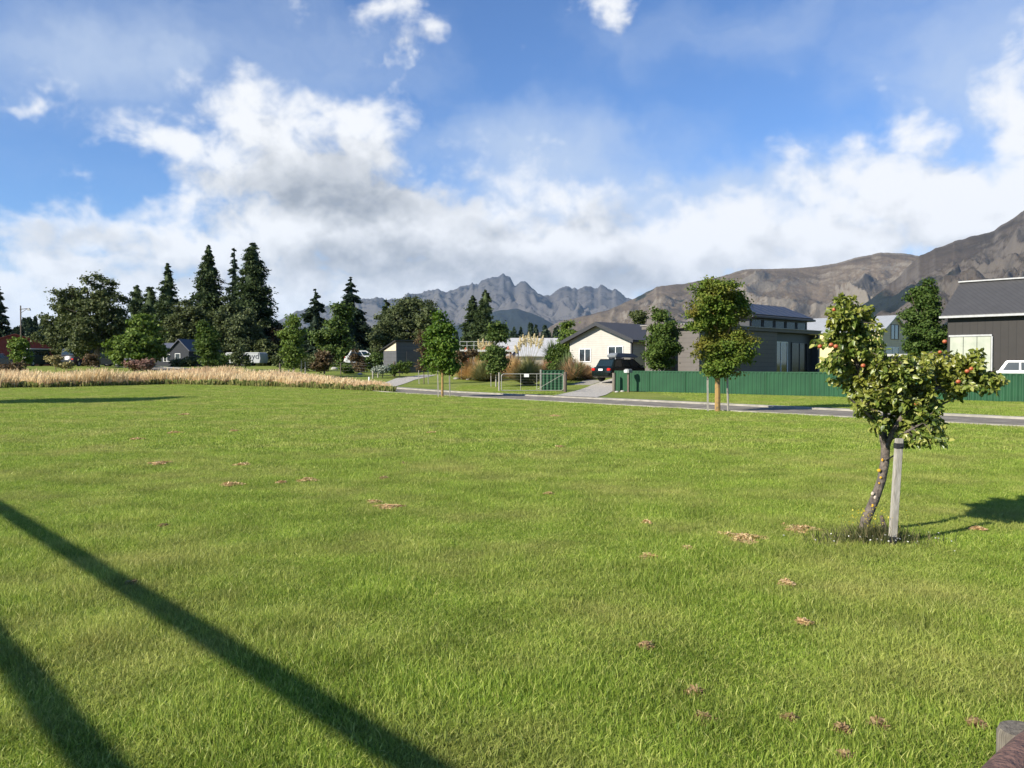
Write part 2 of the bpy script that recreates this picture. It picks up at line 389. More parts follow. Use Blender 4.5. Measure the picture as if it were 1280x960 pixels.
def copy_tree(o, parent=None):
    c = o.copy(); COL.objects.link(c)
    if parent: c.parent = parent
    for ch in list(o.children): copy_tree(ch, c)
    return c
def grid_mesh(name, xs, ys, zf, m, kind='structure'):
    X, Y = np.meshgrid(xs, ys); Z = zf(X, Y); V = np.stack([X.ravel(), Y.ravel(), Z.ravel()], 1)
    nx = len(xs); i = np.arange((len(ys) - 1) * (nx - 1)); r = i // (nx - 1); c = i % (nx - 1); a = r * nx + c
    o = npmesh(name, V, np.stack([a, a + 1, a + nx + 1, a + nx], 1), m, smooth=True); tag(o, kind=kind); return o

# ------------------------------------------------------------------ ground
def spaced(lo, hi, fine_lo, fine_hi, step):
    a = list(np.arange(fine_lo, fine_hi + .01, step)); k = step
    while a[-1] < hi: k *= 1.35; a.append(min(hi, a[-1] + k))
    k = step
    while a[0] > lo: k *= 1.35; a.insert(0, max(lo, a[0] - k))
    return np.array(a)
g_ = grid_mesh('ground', spaced(-16000, 16000, -75, 60, 1.0), spaced(-3000, 20000, -8, 115, 1.0), gz, M['ground'])

def strip(name, s0, s1, t0, t1, m, dz, n=120, thick=0, kind='structure', sub=4):
    """strip parallel to the road: s across (metres beyond lawn edge), t along (towards the right)"""
    e1 = np.array((.628, -.778)); nn = np.array((.778, .628)); o0 = np.array((0, 36.7))
    # o0 is on s=0 line
    S = np.linspace(s0, s1, sub); T = np.linspace(t0, t1, n); V = []
    for t in T:
        for s in S:
            p = o0 + nn * s + e1 * t; V.append((p[0], p[1], gzf(p[0], p[1]) + dz))
    Fs = [(i * sub + j, i * sub + j + 1, (i + 1) * sub + j + 1, (i + 1) * sub + j) for i in range(n - 1) for j in range(sub - 1)]
    if thick:
        k = len(V); V += [(x, y, z - thick) for x, y, z in V]
        Fs += [(i * sub + e, (i + 1) * sub + e, k + (i + 1) * sub + e, k + i * sub + e) for i in range(n - 1) for e in (0, sub - 1)]
    o = npmesh(name, V, Fs, m); tag(o, kind=kind); return o
strip('road', .18, 3.1, -70, 60, M['asphalt'], .012)
strip('kerb_near', 0, .18, -70, 60, M['concrete'], .035, thick=.08, sub=2)
strip('kerb_far', 3.1, 3.3, -70, 60, M['concrete'], .07, thick=.2, sub=2)
strip('footpath', 3.62, 4.5, -70, 60, M['concrete'], .02)
def sheet(name, left, right, m, dz=.01, n=10, kind='structure'):
    L_ = [Vector(p) for p in left]; R_ = [Vector(p) for p in right]; V = []; rows = []
    def res(P, n):
        out = []
        for i in range(n):
            t = i / (n - 1) * (len(P) - 1); k = min(int(t), len(P) - 2); out.append(P[k].lerp(P[k + 1], t - k))
        return out
    a = res(L_, n * 3); b = res(R_, n * 3)
    for p, q in zip(a, b):
        for j in range(6):
            c = p.lerp(q, j / 5); V.append((c.x, c.y, gzf(c.x, c.y) + dz))
    Fs = [(i * 6 + j, i * 6 + j + 1, (i + 1) * 6 + j + 1, (i + 1) * 6 + j) for i in range(n * 3 - 1) for j in range(5)]
    o = npmesh(name, V, Fs, m, smooth=True); tag(o, kind=kind); return o
sheet('driveway', [G(447, 487.5), G(463, 483.5), G(495, 473), G(528, 468.7)], [G(497, 489), G(492, 484), G(518, 475), G(546, 468.7)], M['gravel'], .02)
sheet('drive_beside_house', [G(690, 495), G(713, 490.5), G(738, 482), G(752, 477.5), G(775, 472)], [G(742, 498), G(757, 494), G(766, 489), G(772, 482), G(830, 476)], M['gravel'], .02)
sheet('garden_gravel', [G(712, 481), G(735, 474.5)], [G(737, 481.5), G(755, 476)], mat('pale_stones', (.36, .33, .28), .95, (.16, .15, .11), 12, bump=.9, bscale=20), .012)

# ------------------------------------------------------------------ mountains
def mountain_mat(name, lowc, midc, hic, rock, forest_shade, fscale, fz, fthr):
    m, nt, n, l, p = newmat(name); p.inputs['Roughness'].default_value = .95; p.inputs['Specular IOR Level'].default_value = .1
    tc = n.new('ShaderNodeTexCoord'); v = tc.outputs['Object']
    def no(s, d, r=.6, st=None):
        t = n.new('ShaderNodeTexNoise'); t.inputs['Scale'].default_value = s; t.inputs['Detail'].default_value = d; t.inputs['Roughness'].default_value = r
        vv = v
        if st: mp = n.new('ShaderNodeMapping'); mp.inputs['Scale'].default_value = st; l.new(v, mp.inputs[0]); vv = mp.outputs[0]
        l.new(vv, t.inputs['Vector']); return t.outputs['Fac']
    def mth(op, a, b=None, cl=False):
        q = n.new('ShaderNodeMath'); q.operation = op; q.use_clamp = cl
        for i, x in enumerate((a, b)):
            if x is None: continue
            if isinstance(x, (int, float)): q.inputs[i].default_value = x
            else: l.new(x, q.inputs[i])
        return q.outputs[0]
    def mr(x, a, b):
        q = n.new('ShaderNodeMapRange'); q.inputs[1].default_value = a; q.inputs[2].default_value = b; l.new(x, q.inputs[0]); return q.outputs[0]
    def mix(f, a, b):
        q = n.new('ShaderNodeMix'); q.data_type = 'RGBA'; l.new(f, q.inputs['Factor'])
        for i, x in (('A', a), ('B', b)):
            if isinstance(x, tuple): q.inputs[i].default_value = c4(x)
            else: l.new(x, q.inputs[i])
        return q.outputs['Result']
    sz = n.new('ShaderNodeSeparateXYZ'); l.new(v, sz.inputs[0])
    base = mix(mr(no(fscale * 1.3, 8), .35, .65), lowc, midc)
    geo = n.new('ShaderNodeNewGeometry'); sn = n.new('ShaderNodeSeparateXYZ'); l.new(geo.outputs['True Normal'], sn.inputs[0])
    steep = mr(mth('ADD', sn.outputs[2], mth('MULTIPLY', mth('SUBTRACT', no(fscale * 4, 8), .5), .5)), .85, .6)
    base = mix(steep, base, rock)
    hi = mr(mth('ADD', mth('MULTIPLY', sz.outputs[2], 1 / fz), mth('SUBTRACT', no(fscale * 2, 6), .5)), .9, 1.35)
    base = mix(hi, base, hic)
    fo = mr(mth('SUBTRACT', no(fscale * .8, 7, .55), mth('MULTIPLY', sz.outputs[2], fthr[1])), fthr[0], fthr[0] + .03)  # dark forest colour on the slopes, also standing in for cloud shadow
    base = mix(fo, base, forest_shade)
    l.new(base, p.inputs['Base Color'])
    bp = n.new('ShaderNodeBump'); bp.inputs['Strength'].default_value = .45; bp.inputs['Distance'].default_value = 30
    l.new(no(fscale * 9, 8, .65), bp.inputs['Height']); l.new(bp.outputs[0], p.inputs['Normal'])
    return m
def mountain(name, sil, D, d0, back, m, amp, freq, seed, rows=150, cols=620, ragged=0.0, lean=0.0, shape=1.15):
    xs = np.array([s[0] for s in sil], float); hs = np.array([s[1] for s in sil], float)
    px = np.linspace(xs[0], xs[-1], cols)
    py = np.interp(px, xs, hs)
    if ragged: py = py - ragged * (ridged(px * .05, px * 0, 6, seed + 50, .6) - .55) * np.clip((455 - py) / 50, 0, 1)
    u = (px - 640) / F
    H = CAMZ + (455.0 - py) / F * D                       # ridge heights
    r1 = np.linspace(0, 1, rows); r2 = np.linspace(0, 1, 16)[1:]
    Us = []; 
    V = []
    for k, r in enumerate(list(r1) + [1 + q for q in r2]):
        if r <= 1:
            d = d0 + (D - d0) * r
            uu = u + lean * (1 - r) * 0
            sp = ridged(u * freq + 1.9 * fbm(u * freq * .5, np.full_like(u, r * 2.6), 4, seed + 9), np.full_like(u, r * 2.3 + .3) + .5 * fbm(u * freq, np.full_like(u, r * 3.0), 3, seed + 19), 7, seed, .52)
            fine = fbm(u * freq * 4, np.full_like(u, r * 6), 5, seed + 3)
            env = math.sin(math.pi * min(1, r * 1.0)) ** .8
            z = H * (r ** shape) * (1 + 0) + amp * H * env * (sp - .62) * 1.6 + amp * .5 * H * env * (fine - .5)
            lim = (H - CAMZ) * (d / D) * .985 + CAMZ
            z = np.where(r < .999, np.minimum(z, lim), H)
        else:
            q = r - 1; d = D + back * q; z = H * (1 - q) ** 1.2 + H * .1 * (fbm(u * freq * 2, np.full_like(u, q * 3), 4, seed + 5) - .5) * math.sin(math.pi * q)
        z = np.maximum(z, -5 + 0 * z) if 0 < r < 2 else np.full_like(u, -15.)
        V.append(np.stack([u * d, np.full_like(u, d), z], 1))
    nr = len(V); V = np.concatenate(V)
    i = np.arange((nr - 1) * (cols - 1)); rr = i // (cols - 1); c = i % (cols - 1); a = rr * cols + c
    o = npmesh(name, V, np.stack([a, a + 1, a + cols + 1, a + cols], 1), m, smooth=True); tag(o, kind='structure'); return o
far_sil = [(-900, 440), (-300, 425), (100, 430), (250, 430), (330, 412), (345, 402), (385, 386), (415, 382), (440, 378), (455, 372), (490, 376), (520, 367), (545, 364), (560, 366),
           (577, 357), (597, 355), (607, 350), (615, 347), (622, 347), (629, 342), (637, 345), (644, 357), (651, 352), (658, 352), (664, 358), (673, 368), (688, 369),
           (700, 363), (711, 358), (716, 361), (722, 361), (731, 356), (739, 359), (746, 361), (753, 357), (760, 360), (770, 365), (790, 373), (820, 385), (900, 405), (1100, 430)]
mountain('far_mountains', far_sil, 10500, 7200, 2500,
         mountain_mat('shaded_far_rock', (.026, .026, .027), (.058, .052, .048), (.045, .048, .055), (.085, .078, .072), (.016, .020, .020), .0011, 900, (.52, .00022)), .62, 8.5, 11, ragged=11, rows=240, cols=1100)  # rock colours darkened to stand in for cloud shadow over the range
mountain('dark_spur', [(430, 452), (520, 425), (570, 408), (600, 396), (622, 389), (645, 386), (665, 392), (690, 404), (705, 413), (760, 440)], 7000, 5600, 1200,
         mountain_mat('spur_forest', (.020, .025, .026), (.028, .033, .030), (.03, .03, .03), (.035, .035, .035), (.016, .022, .022), .002, 900, (.3, .0)), .25, 10, 31, rows=60, cols=240, ragged=2)
hill1 = [(560, 452), (640, 430), (676, 414), (700, 402), (735, 394), (760, 388), (792, 374), (821, 359), (857, 355), (894, 347.5), (931, 337.5), (960, 336.5), (987, 336.6), (1015, 334), (1044, 330), (1077, 320.5), (1097, 317), (1126, 317),
         (1146, 320), (1175, 330), (1220, 345), (1300, 360), (1500, 390), (1900, 430)]
HM = mountain_mat('tussock_hill', (.070, .053, .036), (.130, .100, .070), (.105, .087, .068), (.165, .142, .112), (.015, .020, .014), .0028, 700, (.50, .00034))
mountain('brown_hill', hill1, 4600, 2500, 1500, HM, .42, 6.0, 5, ragged=2.5, shape=1.3, rows=200, cols=900)
hill2 = [(930, 452), (1010, 422), (1052, 398), (1090, 372), (1120, 348), (1146, 322), (1166, 311), (1203, 299), (1240, 290.5), (1249, 282), (1264, 273), (1280, 262), (1320, 248), (1400, 230), (1600, 235), (1900, 300), (2300, 380)]
HM2 = mountain_mat('shade_toned_hill', (.034, .027, .020), (.074, .056, .040), (.055, .047, .038), (.095, .08, .065), (.012, .016, .015), .0022, 700, (.47, .00020))  # dark hill colours paint in the shade of the slope facing away
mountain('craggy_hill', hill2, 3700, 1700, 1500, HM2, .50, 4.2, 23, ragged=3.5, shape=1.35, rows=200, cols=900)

# haze: one closed box of thin even air
def haze():
    lo = (-17000, -3400, -20); hi = (17000, 21000, 1500)
    b = MB(); b.box(((lo[0] + hi[0]) / 2, (lo[1] + hi[1]) / 2, (lo[2] + hi[2]) / 2), (hi[0] - lo[0], hi[1] - lo[1], hi[2] - lo[2]))
    m = bpy.data.materials.new('haze_air'); m.use_nodes = True; n = m.node_tree.nodes; n.clear()
    out = n.new('ShaderNodeOutputMaterial'); v = n.new('ShaderNodeVolumePrincipled')
    v.inputs['Density'].default_value = 2.1e-5; v.inputs['Color'].default_value = (.48, .68, 1.0, 1); v.inputs['Anisotropy'].default_value = .0
    m.node_tree.links.new(v.outputs[0], out.inputs['Volume'])
    o = b.build('haze', m); tag(o, 'pale blue haze in the air between the camera and the mountains', 'haze', kind='stuff')
haze()

# ------------------------------------------------------------------ foliage
def unit(a): return a / np.maximum(np.linalg.norm(a, axis=1, keepdims=True), 1e-9)
def leaf_quads(C, Nrm, size, rng, aspect=.6, droop=0.0):
    n = len(C); rv = rng.normal(size=(n, 3)); rv[:, 2] -= droop
    t = unit(np.cross(Nrm, rv)); b = unit(np.cross(Nrm, t))
    s = size * rng.uniform(.6, 1.35, (n, 1)); a = t * s * .5; c = b * s * .5 * aspect
    V = np.stack([C - a, C - c * 1.0, C + a, C + c * 1.0], 1).reshape(-1, 3)      # diamond leaf
    return V, np.arange(4 * n, dtype=np.int32).reshape(-1, 4)
def lobes_cloud(lobes, n, clump, rng, inner=.35, flat=.6):
    """lobes (cx,cy,cz,rx,ry,rz). returns leaf centres + normals"""
    vol = np.array([(l[3] * l[4] * l[5]) ** .75 for l in lobes]); cnt = (vol / vol.sum() * n).astype(int) + 1
    Cs, Ns = [], []
    for l, k in zip(lobes, cnt):
        c0 = np.array(l[:3]); r0 = np.array(l[3:6]); nc = max(6, int(2.6 * (r0[0] * r0[2] + r0[0] * r0[1]) / clump ** 2))
        d = unit(rng.normal(size=(nc, 3))); rad = inner + (1 - inner) * rng.random((nc, 1)) ** .45
        wob = 1 + .32 * np.sin(d[:, :1] * 5 + l[0]) * np.cos(d[:, 2:] * 4 + l[1])
        cc = c0 + d * r0 * rad * wob; w = rng.random(nc) ** 1.2 + .15; idx = rng.choice(nc, k, p=w / w.sum())
        off = rng.normal(size=(k, 3)) * np.array([1, 1, flat]) * clump * .5
        C = cc[idx] + off * (1 if clump > .3 else 1.15); out = unit((C - c0) / r0)
        Cs.append(C); Ns.append(unit(out * .5 + np.array([0, 0, .55]) + rng.normal(size=(k, 3)) * .55))
    return np.concatenate(Cs), np.concatenate(Ns)
def P2L(px, py, D, root, dy=0):
    v = at(px, py, D + dy); return v - root
def tree(name, label, cat, px, D, lobes, m, n, leaf, clump, trunk=(.12, .06), bark='bark', group=None, seed=1, base=None, inner=.35, trunk_top=None, limbs=True, lean=0, aspect=.6, depth=1.0, flat=.6):
    """lobes in photo pixels (px,py,rx,ry), real size from the distance D"""
    rng = np.random.default_rng(seed); root = base or gnd(px, D); k = D / F
    o = empty(name, root, 0, label, cat, group); Ls = []
    for (x, y, rx, ry) in lobes:
        c = P2L(x, y, D, root); Ls.append((c.x, (rng.random() - .5) * rx * k * .7 * depth, c.z, rx * k, (rx * .5 + min(rx, ry) * .5) * k * depth, ry * k))
    C, Nn = lobes_cloud(Ls, int(n * 1.7), clump, rng, inner, flat)
    C[:, 2] = np.maximum(C[:, 2], .05)
    V, Fs = leaf_quads(C, Nn, leaf * 1.12, rng, aspect + .05); npmesh('crown', V, Fs, m, o)
    tb = MB(); top = max(l[2] for l in Ls) if trunk_top is None else trunk_top
    bx, by = Ls[0][0], Ls[0][1]
    pts = [Vector((lean * math.sin(t * 3) + bx * t * t, by * t * t * .5, -.05 + (top + .05) * t)) for t in [i / 6 for i in range(7)]]
    tb.tube(pts, [trunk[0] * (1 - t) + trunk[1] * t for t in [i / 6 for i in range(7)]], 8)
    tb.v = [v for v in tb.v]
    if limbs:
        for l in Ls:
            for q in range(4):
                t0 = rng.uniform(.3, .85); z0 = top * t0; s = Vector((bx * t0 * t0, by * t0 * t0 * .5, z0))
                e = Vector((l[0] + rng.normal() * l[3] * .45, l[1] + rng.normal() * l[4] * .4, l[2] + rng.normal() * l[5] * .35))
                if e.z < s.z: s = Vector((0, 0, max(.3, e.z * .7))); s.x = bx * (s.z / top) ** 2
                mid = s.lerp(e, .5) + Vector((0, 0, .08 * (e - s).length)); w = trunk[0] * (1 - t0 * .6) * .5
                tb.tube([s, mid, e], [w, w * .6, w * .2], 5, False)
    tb.build('trunk', M[bark], o, smooth=True)
    return o
def conifer(name, label, px, top, hw, D, m, seed, style='dense', cat='conifer tree', group=None, n=5200, leaf=.62, low=.04, power=.85, basepy=None):
    rng = np.random.default_rng(seed); root = gnd(px, D); k = D / F
    o = empty(name, root, 0, label, cat, group); H = (at(px, top, D) - root).z; Rm = hw * k * 1.32
    prof = lambda t: Rm * np.clip(1 - t, 0, 1) ** power * np.clip(.7 + t * 3.0, 0, 1)
    C, Nn, T = [], [], []
    nb = int(26 * H / 2) if style == 'dense' else int(15 * H / 2)
    n = int(n * 2.6); per = max(4, n // nb)
    for i in range(nb):
        t = low + (1 - low) * (i + rng.random()) / nb
        if style != 'dense': t = low + (1 - low) * (round((t - low) / (1 - low) * H / .8) + .25 * rng.normal()) / (H / .8)
        if t > .985: continue
        a = rng.random() * 6.283
        r = float(prof(t)) * (.78 + .40 * rng.random()) + .03
        lobe = 1 + .16 * math.sin(a * 3 + t * 23 + seed) + .10 * math.sin(t * 41 + seed * 2)
        r *= lobe
        s = rng.uniform(.12 if style == 'dense' else .05, 1, per) ** .65
        tilt = .25 if style == 'dense' else -.12
        z = H * t + s * r * tilt - (s ** 2) * r * (.45 if style == 'dense' else .28)
        spread = (.16 if style == 'dense' else .12) * r + .03
        aa = a + rng.normal(size=per) * .12
        c = np.stack([np.cos(aa) * s * r, np.sin(aa) * s * r, z], 1) + rng.normal(size=(per, 3)) * np.array([spread, spread, spread * .5])
        C.append(c); d = np.stack([np.cos(aa), np.sin(aa), np.full(per, -.45 if style == 'dense' else -.2)], 1); T.append(unit(d + rng.normal(size=(per, 3)) * .35))
    C = np.concatenate(C); T = np.concatenate(T); nn = len(C)
    kk = (C[:, 2] < H) & (C[:, 2] > .05); C = C[kk]; T = T[kk]; nn = len(C)
    up = unit(np.array([[0, 0, 1.]]) + rng.normal(size=(nn, 3)) * .5); b = unit(np.cross(T, up)); s = leaf * rng.uniform(.6, 1.3, (nn, 1)) * (1 - .68 * np.clip(C[:, 2:] / H, 0, 1) ** 1.5)
    A = T * s * .5; B = b * s * .27
    V = np.stack([C - A, C + B, C + A, C - B], 1).reshape(-1, 3); Fs = np.arange(4 * nn).reshape(-1, 4)
    # dense inner foliage near the stem
    zz = np.linspace(low, .97, 26); aa = np.linspace(0, 6.283, 15)[:-1]; Zc, Ac = np.meshgrid(zz, aa, indexing='ij')
    rc = prof(Zc) * (.62 if style == 'dense' else .34) * (.75 + .5 * rng.random(Zc.shape)); Cv = np.stack([np.cos(Ac) * rc, np.sin(Ac) * rc, Zc * H - rc * .15], -1).reshape(-1, 3)
    ii = np.arange(25)[:, None] * 14 + np.arange(14)[None]; jj = np.arange(25)[:, None] * 14 + (np.arange(14)[None] + 1) % 14
    cf = np.stack([ii, jj, jj + 14, ii + 14], -1).reshape(-1, 4) + len(V); V = np.concatenate([V, Cv]); Fs = np.concatenate([Fs, cf])
    npmesh('crown', V, Fs, m, o)
    tb = MB(); tb.tube([(0, 0, -.1), (0, 0, H * .5), (0, 0, H * .985)], [.028 * H * .6, .012 * H, .02], 7); tb.build('trunk', M['bark'], o, smooth=True)
    return o
G1 = leafmat('conifer_dark', [(.026, .042, .016), (.046, .070, .024), (.078, .102, .034)], .18)
G2 = leafmat('conifer_blue', [(.020, .036, .022), (.038, .060, .034), (.066, .090, .048)], .18)
G3 = leafmat('olive_leaves', [(.044, .058, .020), (.074, .092, .030), (.12, .135, .048)], .22)
G4 = leafmat('bright_leaves', [(.06, .10, .018), (.11, .165, .028), (.17, .22, .045)], .3)
G5 = leafmat('dull_grey_leaves', [(.044, .060, .024), (.080, .100, .036), (.135, .155, .062)], .22)
G6 = leafmat('reddish_leaves', [(.060, .042, .022), (.105, .070, .035), (.15, .115, .055)], .25)
G7 = leafmat('mid_green_leaves', [(.038, .068, .012), (.070, .112, .020), (.118, .158, .034)], .28)
G8 = leafmat('autumn_tipped_leaves', [(.055, .095, .014), (.10, .16, .022), (.17, .21, .035)], .28, zone=.9, zcol=(.17, .14, .025))
G9 = leafmat('deep_green_leaves', [(.040, .070, .016), (.072, .112, .024), (.120, .158, .038)], .25)

G9b = leafmat('garden_tree_leaves', [(.036, .070, .014), (.066, .110, .022), (.108, .152, .036)], .28)
# far wood: a mass of distant conifers
def far_wood():
    rng = np.random.default_rng(77); Vs = []; 
    for i in range(430):
        if i < 230: px = rng.uniform(-260, 350); D = rng.uniform(165, 200); top = rng.uniform(396, 426)
        elif i < 360: px = rng.uniform(350, 640); D = rng.uniform(190, 230); top = rng.uniform(404, 432)
        else: px = rng.uniform(630, 725); D = rng.uniform(230, 270); top = rng.uniform(404, 424) + max(0, px - 690) * .3
        b = gnd(px, D); H = (at(px, top, D) - b).z; Rr = H * rng.uniform(.16, .26); n = 420
        t = rng.random(n) ** .7; a = rng.random(n) * 6.283; r = Rr * (1 - t) ** .8 * np.sqrt(rng.random(n)) * (1 + .2 * np.sin(a * 3 + i))
        c = np.stack([b.x + np.cos(a) * r, b.y + np.sin(a) * r, b.z + H * t], 1)
        V, _ = leaf_quads(c, unit(rng.normal(size=(n, 3))), .95, rng, .5); Vs.append(V)
    V = np.concatenate(Vs); o = npmesh('far_wood', V, np.arange(len(V)).reshape(-1, 4), G2)
    tag(o, 'dark far-off wood of conifers closing the view behind the houses', 'wood', kind='stuff')
far_wood()

gC = 'tall dark conifers beyond the golden grass'
conifer('conifer_tree', 'dark spreading conifer cut by the left edge of the photo, behind the red barn', 0, 353, 17, 118, G2, 1, 'open', group=gC, n=5200, power=.9)
conifer('conifer_tree', 'blunt dark conifer, left one of the touching pair behind the bright green tree', 172, 355, 15, 130, G1, 2, power=.55, group=gC, n=5200)
conifer('conifer_tree', 'blunt dark conifer, right one of the touching pair behind the bright green tree', 189, 357, 14, 128, G1, 3, power=.5, group=gC, n=5200)
conifer('conifer_tree', 'narrow pointed dark conifer standing between the blunt pair and the broad cone', 211, 327, 17, 124, G1, 4, power=.8, group=gC, n=6500)
conifer('conifer_tree', 'broad cone-shaped dark conifer rising behind the dark blue cottage', 262, 304, 27, 120, G1, 5, power=.85, group=gC, n=11000)
conifer('conifer_tree', 'thin see-through conifer between the two tallest dense ones', 294, 307, 16, 119, G2, 6, 'open', group=gC, n=3600, power=.8)
conifer('conifer_tree', 'tallest dense columnar conifer, standing behind the white caravan', 317, 301, 24, 112, G1, 7, power=.62, group=gC, n=12000)
conifer('conifer_tree', 'layered conifer with a fine spike top right of the young lime green tree', 395, 359, 27, 102, G2, 8, 'open', group=gC, n=7000, power=.95)
conifer('conifer_tree', 'tall layered conifer with a slender tip left of the grey shed', 439, 345, 31, 104, G2, 9, 'open', group=gC, n=9500, power=.95)
conifer('conifer_tree', 'short conifer with its tip showing beside the grey-green birch', 483, 371, 20, 118, G1, 10, 'open', group=gC, n=5200)
conifer('conifer_tree', 'left and shorter of two pointed conifers in front of the rocky mountains', 591, 368, 14, 132, G1, 11, power=.7, group=gC, n=6000)
conifer('conifer_tree', 'right and taller of two pointed conifers in front of the rocky mountains', 607, 361, 16, 130, G1, 12, power=.7, group=gC, n=6500)
gB = 'broadleaf trees beyond the golden grass'
tree('broadleaf_tree', 'large ragged olive tree with a visible trunk rising out of the golden grass', 'tree', 122, 88,
     [(121, 362, 17, 20), (108, 388, 24, 22), (140, 385, 17, 22), (118, 412, 36, 26), (140, 422, 20, 20), (102, 432, 18, 12), (150, 405, 10, 18)], G3, 11000, .27, .62, (.28, .08), group=gB, seed=21, inner=.2)
tree('broadleaf_tree', 'ragged olive tree left of the big tree, leaning over the red barn', 'tree', 82, 98,
     [(80, 374, 14, 16), (94, 372, 10, 14), (82, 396, 20, 20), (76, 420, 24, 22), (90, 440, 20, 14)], G3, 8000, .29, .65, (.25, .08), group=gB, seed=22, inner=.2)
tree('broadleaf_tree', 'bright green layered tree in front of the dark blue cottage', 'tree', 174, 80,
     [(180, 404, 14, 11), (172, 417, 24, 11), (176, 431, 30, 11), (170, 445, 29, 11), (186, 441, 22, 12)], G4, 9000, .26, .6, (.14, .05), group=gB, seed=23, inner=.25, flat=.35)
tree('broadleaf_tree', 'rounded olive tree directly behind the dark blue cottage', 'tree', 236, 114,
     [(243, 395, 18, 18), (228, 410, 22, 20), (248, 415, 20, 24), (232, 435, 30, 16)], G3, 14000, .29, .75, (.3, .1), group=gB, seed=24)
tree('broadleaf_tree', 'rounded grey-green tree below the tallest conifers', 'tree', 296, 106,
     [(292, 396, 20, 18), (306, 408, 20, 22), (286, 422, 24, 22), (312, 430, 18, 20)], G5, 15000, .28, .75, (.3, .1), group=gB, seed=25)
tree('broadleaf_tree', 'dull red-leaved tree at the right edge of the tallest conifer', 'tree', 347, 112,
     [(350, 418, 13, 10), (344, 430, 20, 14), (356, 436, 14, 14)], G6, 5000, .34, .8, (.2, .08), group=gB, seed=26)
tree('broadleaf_tree', 'low green bushy tree right of the white caravan', 'tree', 338, 104,
     [(334, 440, 18, 12), (346, 447, 18, 9)], G3, 3500, .32, .7, (.15, .06), group=gB, seed=27)
tree('birch_tree', 'large grey-green birch with pale limbs showing, behind the grey shed', 'tree', 510, 98,
     [(512, 382, 18, 14), (500, 398, 26, 20), (524, 400, 20, 22), (488, 420, 24, 22), (515, 425, 30, 24), (500, 444, 34, 14)], G5, 24000, .24, .65, (.26, .09), 'bark_pale', group=gB, seed=28, inner=.25)
tree('broadleaf_tree', 'narrow dark tree at the right shoulder of the birch', 'tree', 535, 94,
     [(536, 392, 9, 12), (534, 412, 13, 20), (537, 436, 16, 16)], G3, 5000, .3, .7, (.15, .05), group=gB, seed=29)
tree('broadleaf_tree', 'dark rounded tree at the left foot of the tall layered conifer', 'tree', 420, 92,
     [(426, 402, 14, 18), (415, 425, 20, 20), (428, 440, 18, 16)], G9, 7000, .3, .8, (.18, .06), group=gB, seed=30)
tree('broadleaf_tree', 'pale yellow-green tree rising beside the roof of the weatherboard house', 'tree', 711, 72,
     [(711, 410, 7, 9), (712, 424, 10, 12), (707, 438, 12, 14)], G4, 3600, .18, .4, (.08, .03), seed=31)
tree('broadleaf_tree', 'small lone treetop showing above the roof of the weatherboard house', 'tree', 798, 88,
     [(798, 393, 7, 7), (797, 402, 8, 8)], G3, 1500, .24, .5, (.1, .04), seed=32)
tree('broadleaf_tree', 'full dark green tree between the yellow house and the black barn', 'tree', 1156, 55,
     [(1156, 357, 8, 11), (1156, 372, 15, 14), (1157, 393, 24, 18), (1160, 416, 25, 20), (1156, 436, 22, 14)], G9b, 17000, .17, .42, (.14, .05), seed=33, inner=.2)

# young street trees
gY = 'young street trees with stakes'
def stakes(root, offs, h, w=.05, m='stake', label=None, group='timber stakes beside young trees'):
    for i, (dx, dy, hh) in enumerate(offs):
        b = MB(); b.box((0, 0, hh / 2 - .05), (w, w, hh + .1), rz=.3 * i); b.hexa([(-w/2, -w/2, hh), (w/2, -w/2, hh), (w/2, w/2, hh), (-w/2, w/2, hh)], [(-.006, -.006, hh + .04), (.006, -.006, hh + .04), (.006, .006, hh + .04), (-.006, .006, hh + .04)])
        q = Vector((root.x + dx, root.y + dy, 0)); q.z = gzf(q.x, q.y)
        o = b.build('tree_stake', M[m], loc=q); o.rotation_euler = (rnd.uniform(-.03, .03), rnd.uniform(-.03, .03), 0)
        tag(o, label[i] if isinstance(label, (list, tuple)) else label, 'stake', group)
r = G(553, 496.5); D = r.y
tree('street_tree', 'lime green street tree with yellow trunk at the kerb, left of the field gate', 'tree', 553, D,
     [(553, 408, 13, 12), (549, 424, 15, 14), (560, 432, 15, 16), (552, 448, 18, 13), (562, 456, 12, 11)], leafmat('lime_leaves', [(.045, .09, .012), (.085, .15, .02), (.14, .20, .03)], .28), 6500, .13, .32, (.06, .03), 'lichen', gY, 41, base=r, inner=.25)
stakes(r, [(-.20, 0, 1.5), (.36, .1, 1.5)], 1.5, label=['grey stake left of the yellow trunk of the lime green street tree', 'grey stake right of the yellow trunk of the lime green street tree'])
r = G(620, 484); D = r.y
tree('street_tree', 'deep green two-tier street tree in front of the golden tussocks', 'tree', 620, D,
     [(622, 408, 8, 9), (621, 422, 12, 10), (618, 445, 16, 14), (622, 456, 13, 9)], G9, 5200, .15, .36, (.05, .025), 'stake', gY, 42, base=r, inner=.25)
stakes(r, [(-.33, 0, 1.35), (.24, .1, 1.35)], 1.3, label=['pale stake left of the deep green two-tier tree', 'pale stake right of the deep green two-tier tree'])
r = G(828, 490); D = r.y
tree('street_tree', 'dense pear-shaped green street tree against the green fence', 'tree', 828, D,
     [(824, 393, 8, 9), (827, 410, 16, 13), (827, 428, 21, 15), (827, 446, 18, 12), (827, 456, 12, 7)], G7, 9500, .13, .34, (.06, .035), 'bark_pale', gY, 43, base=r, inner=.2)
r = G(897, 514.5); D = r.y
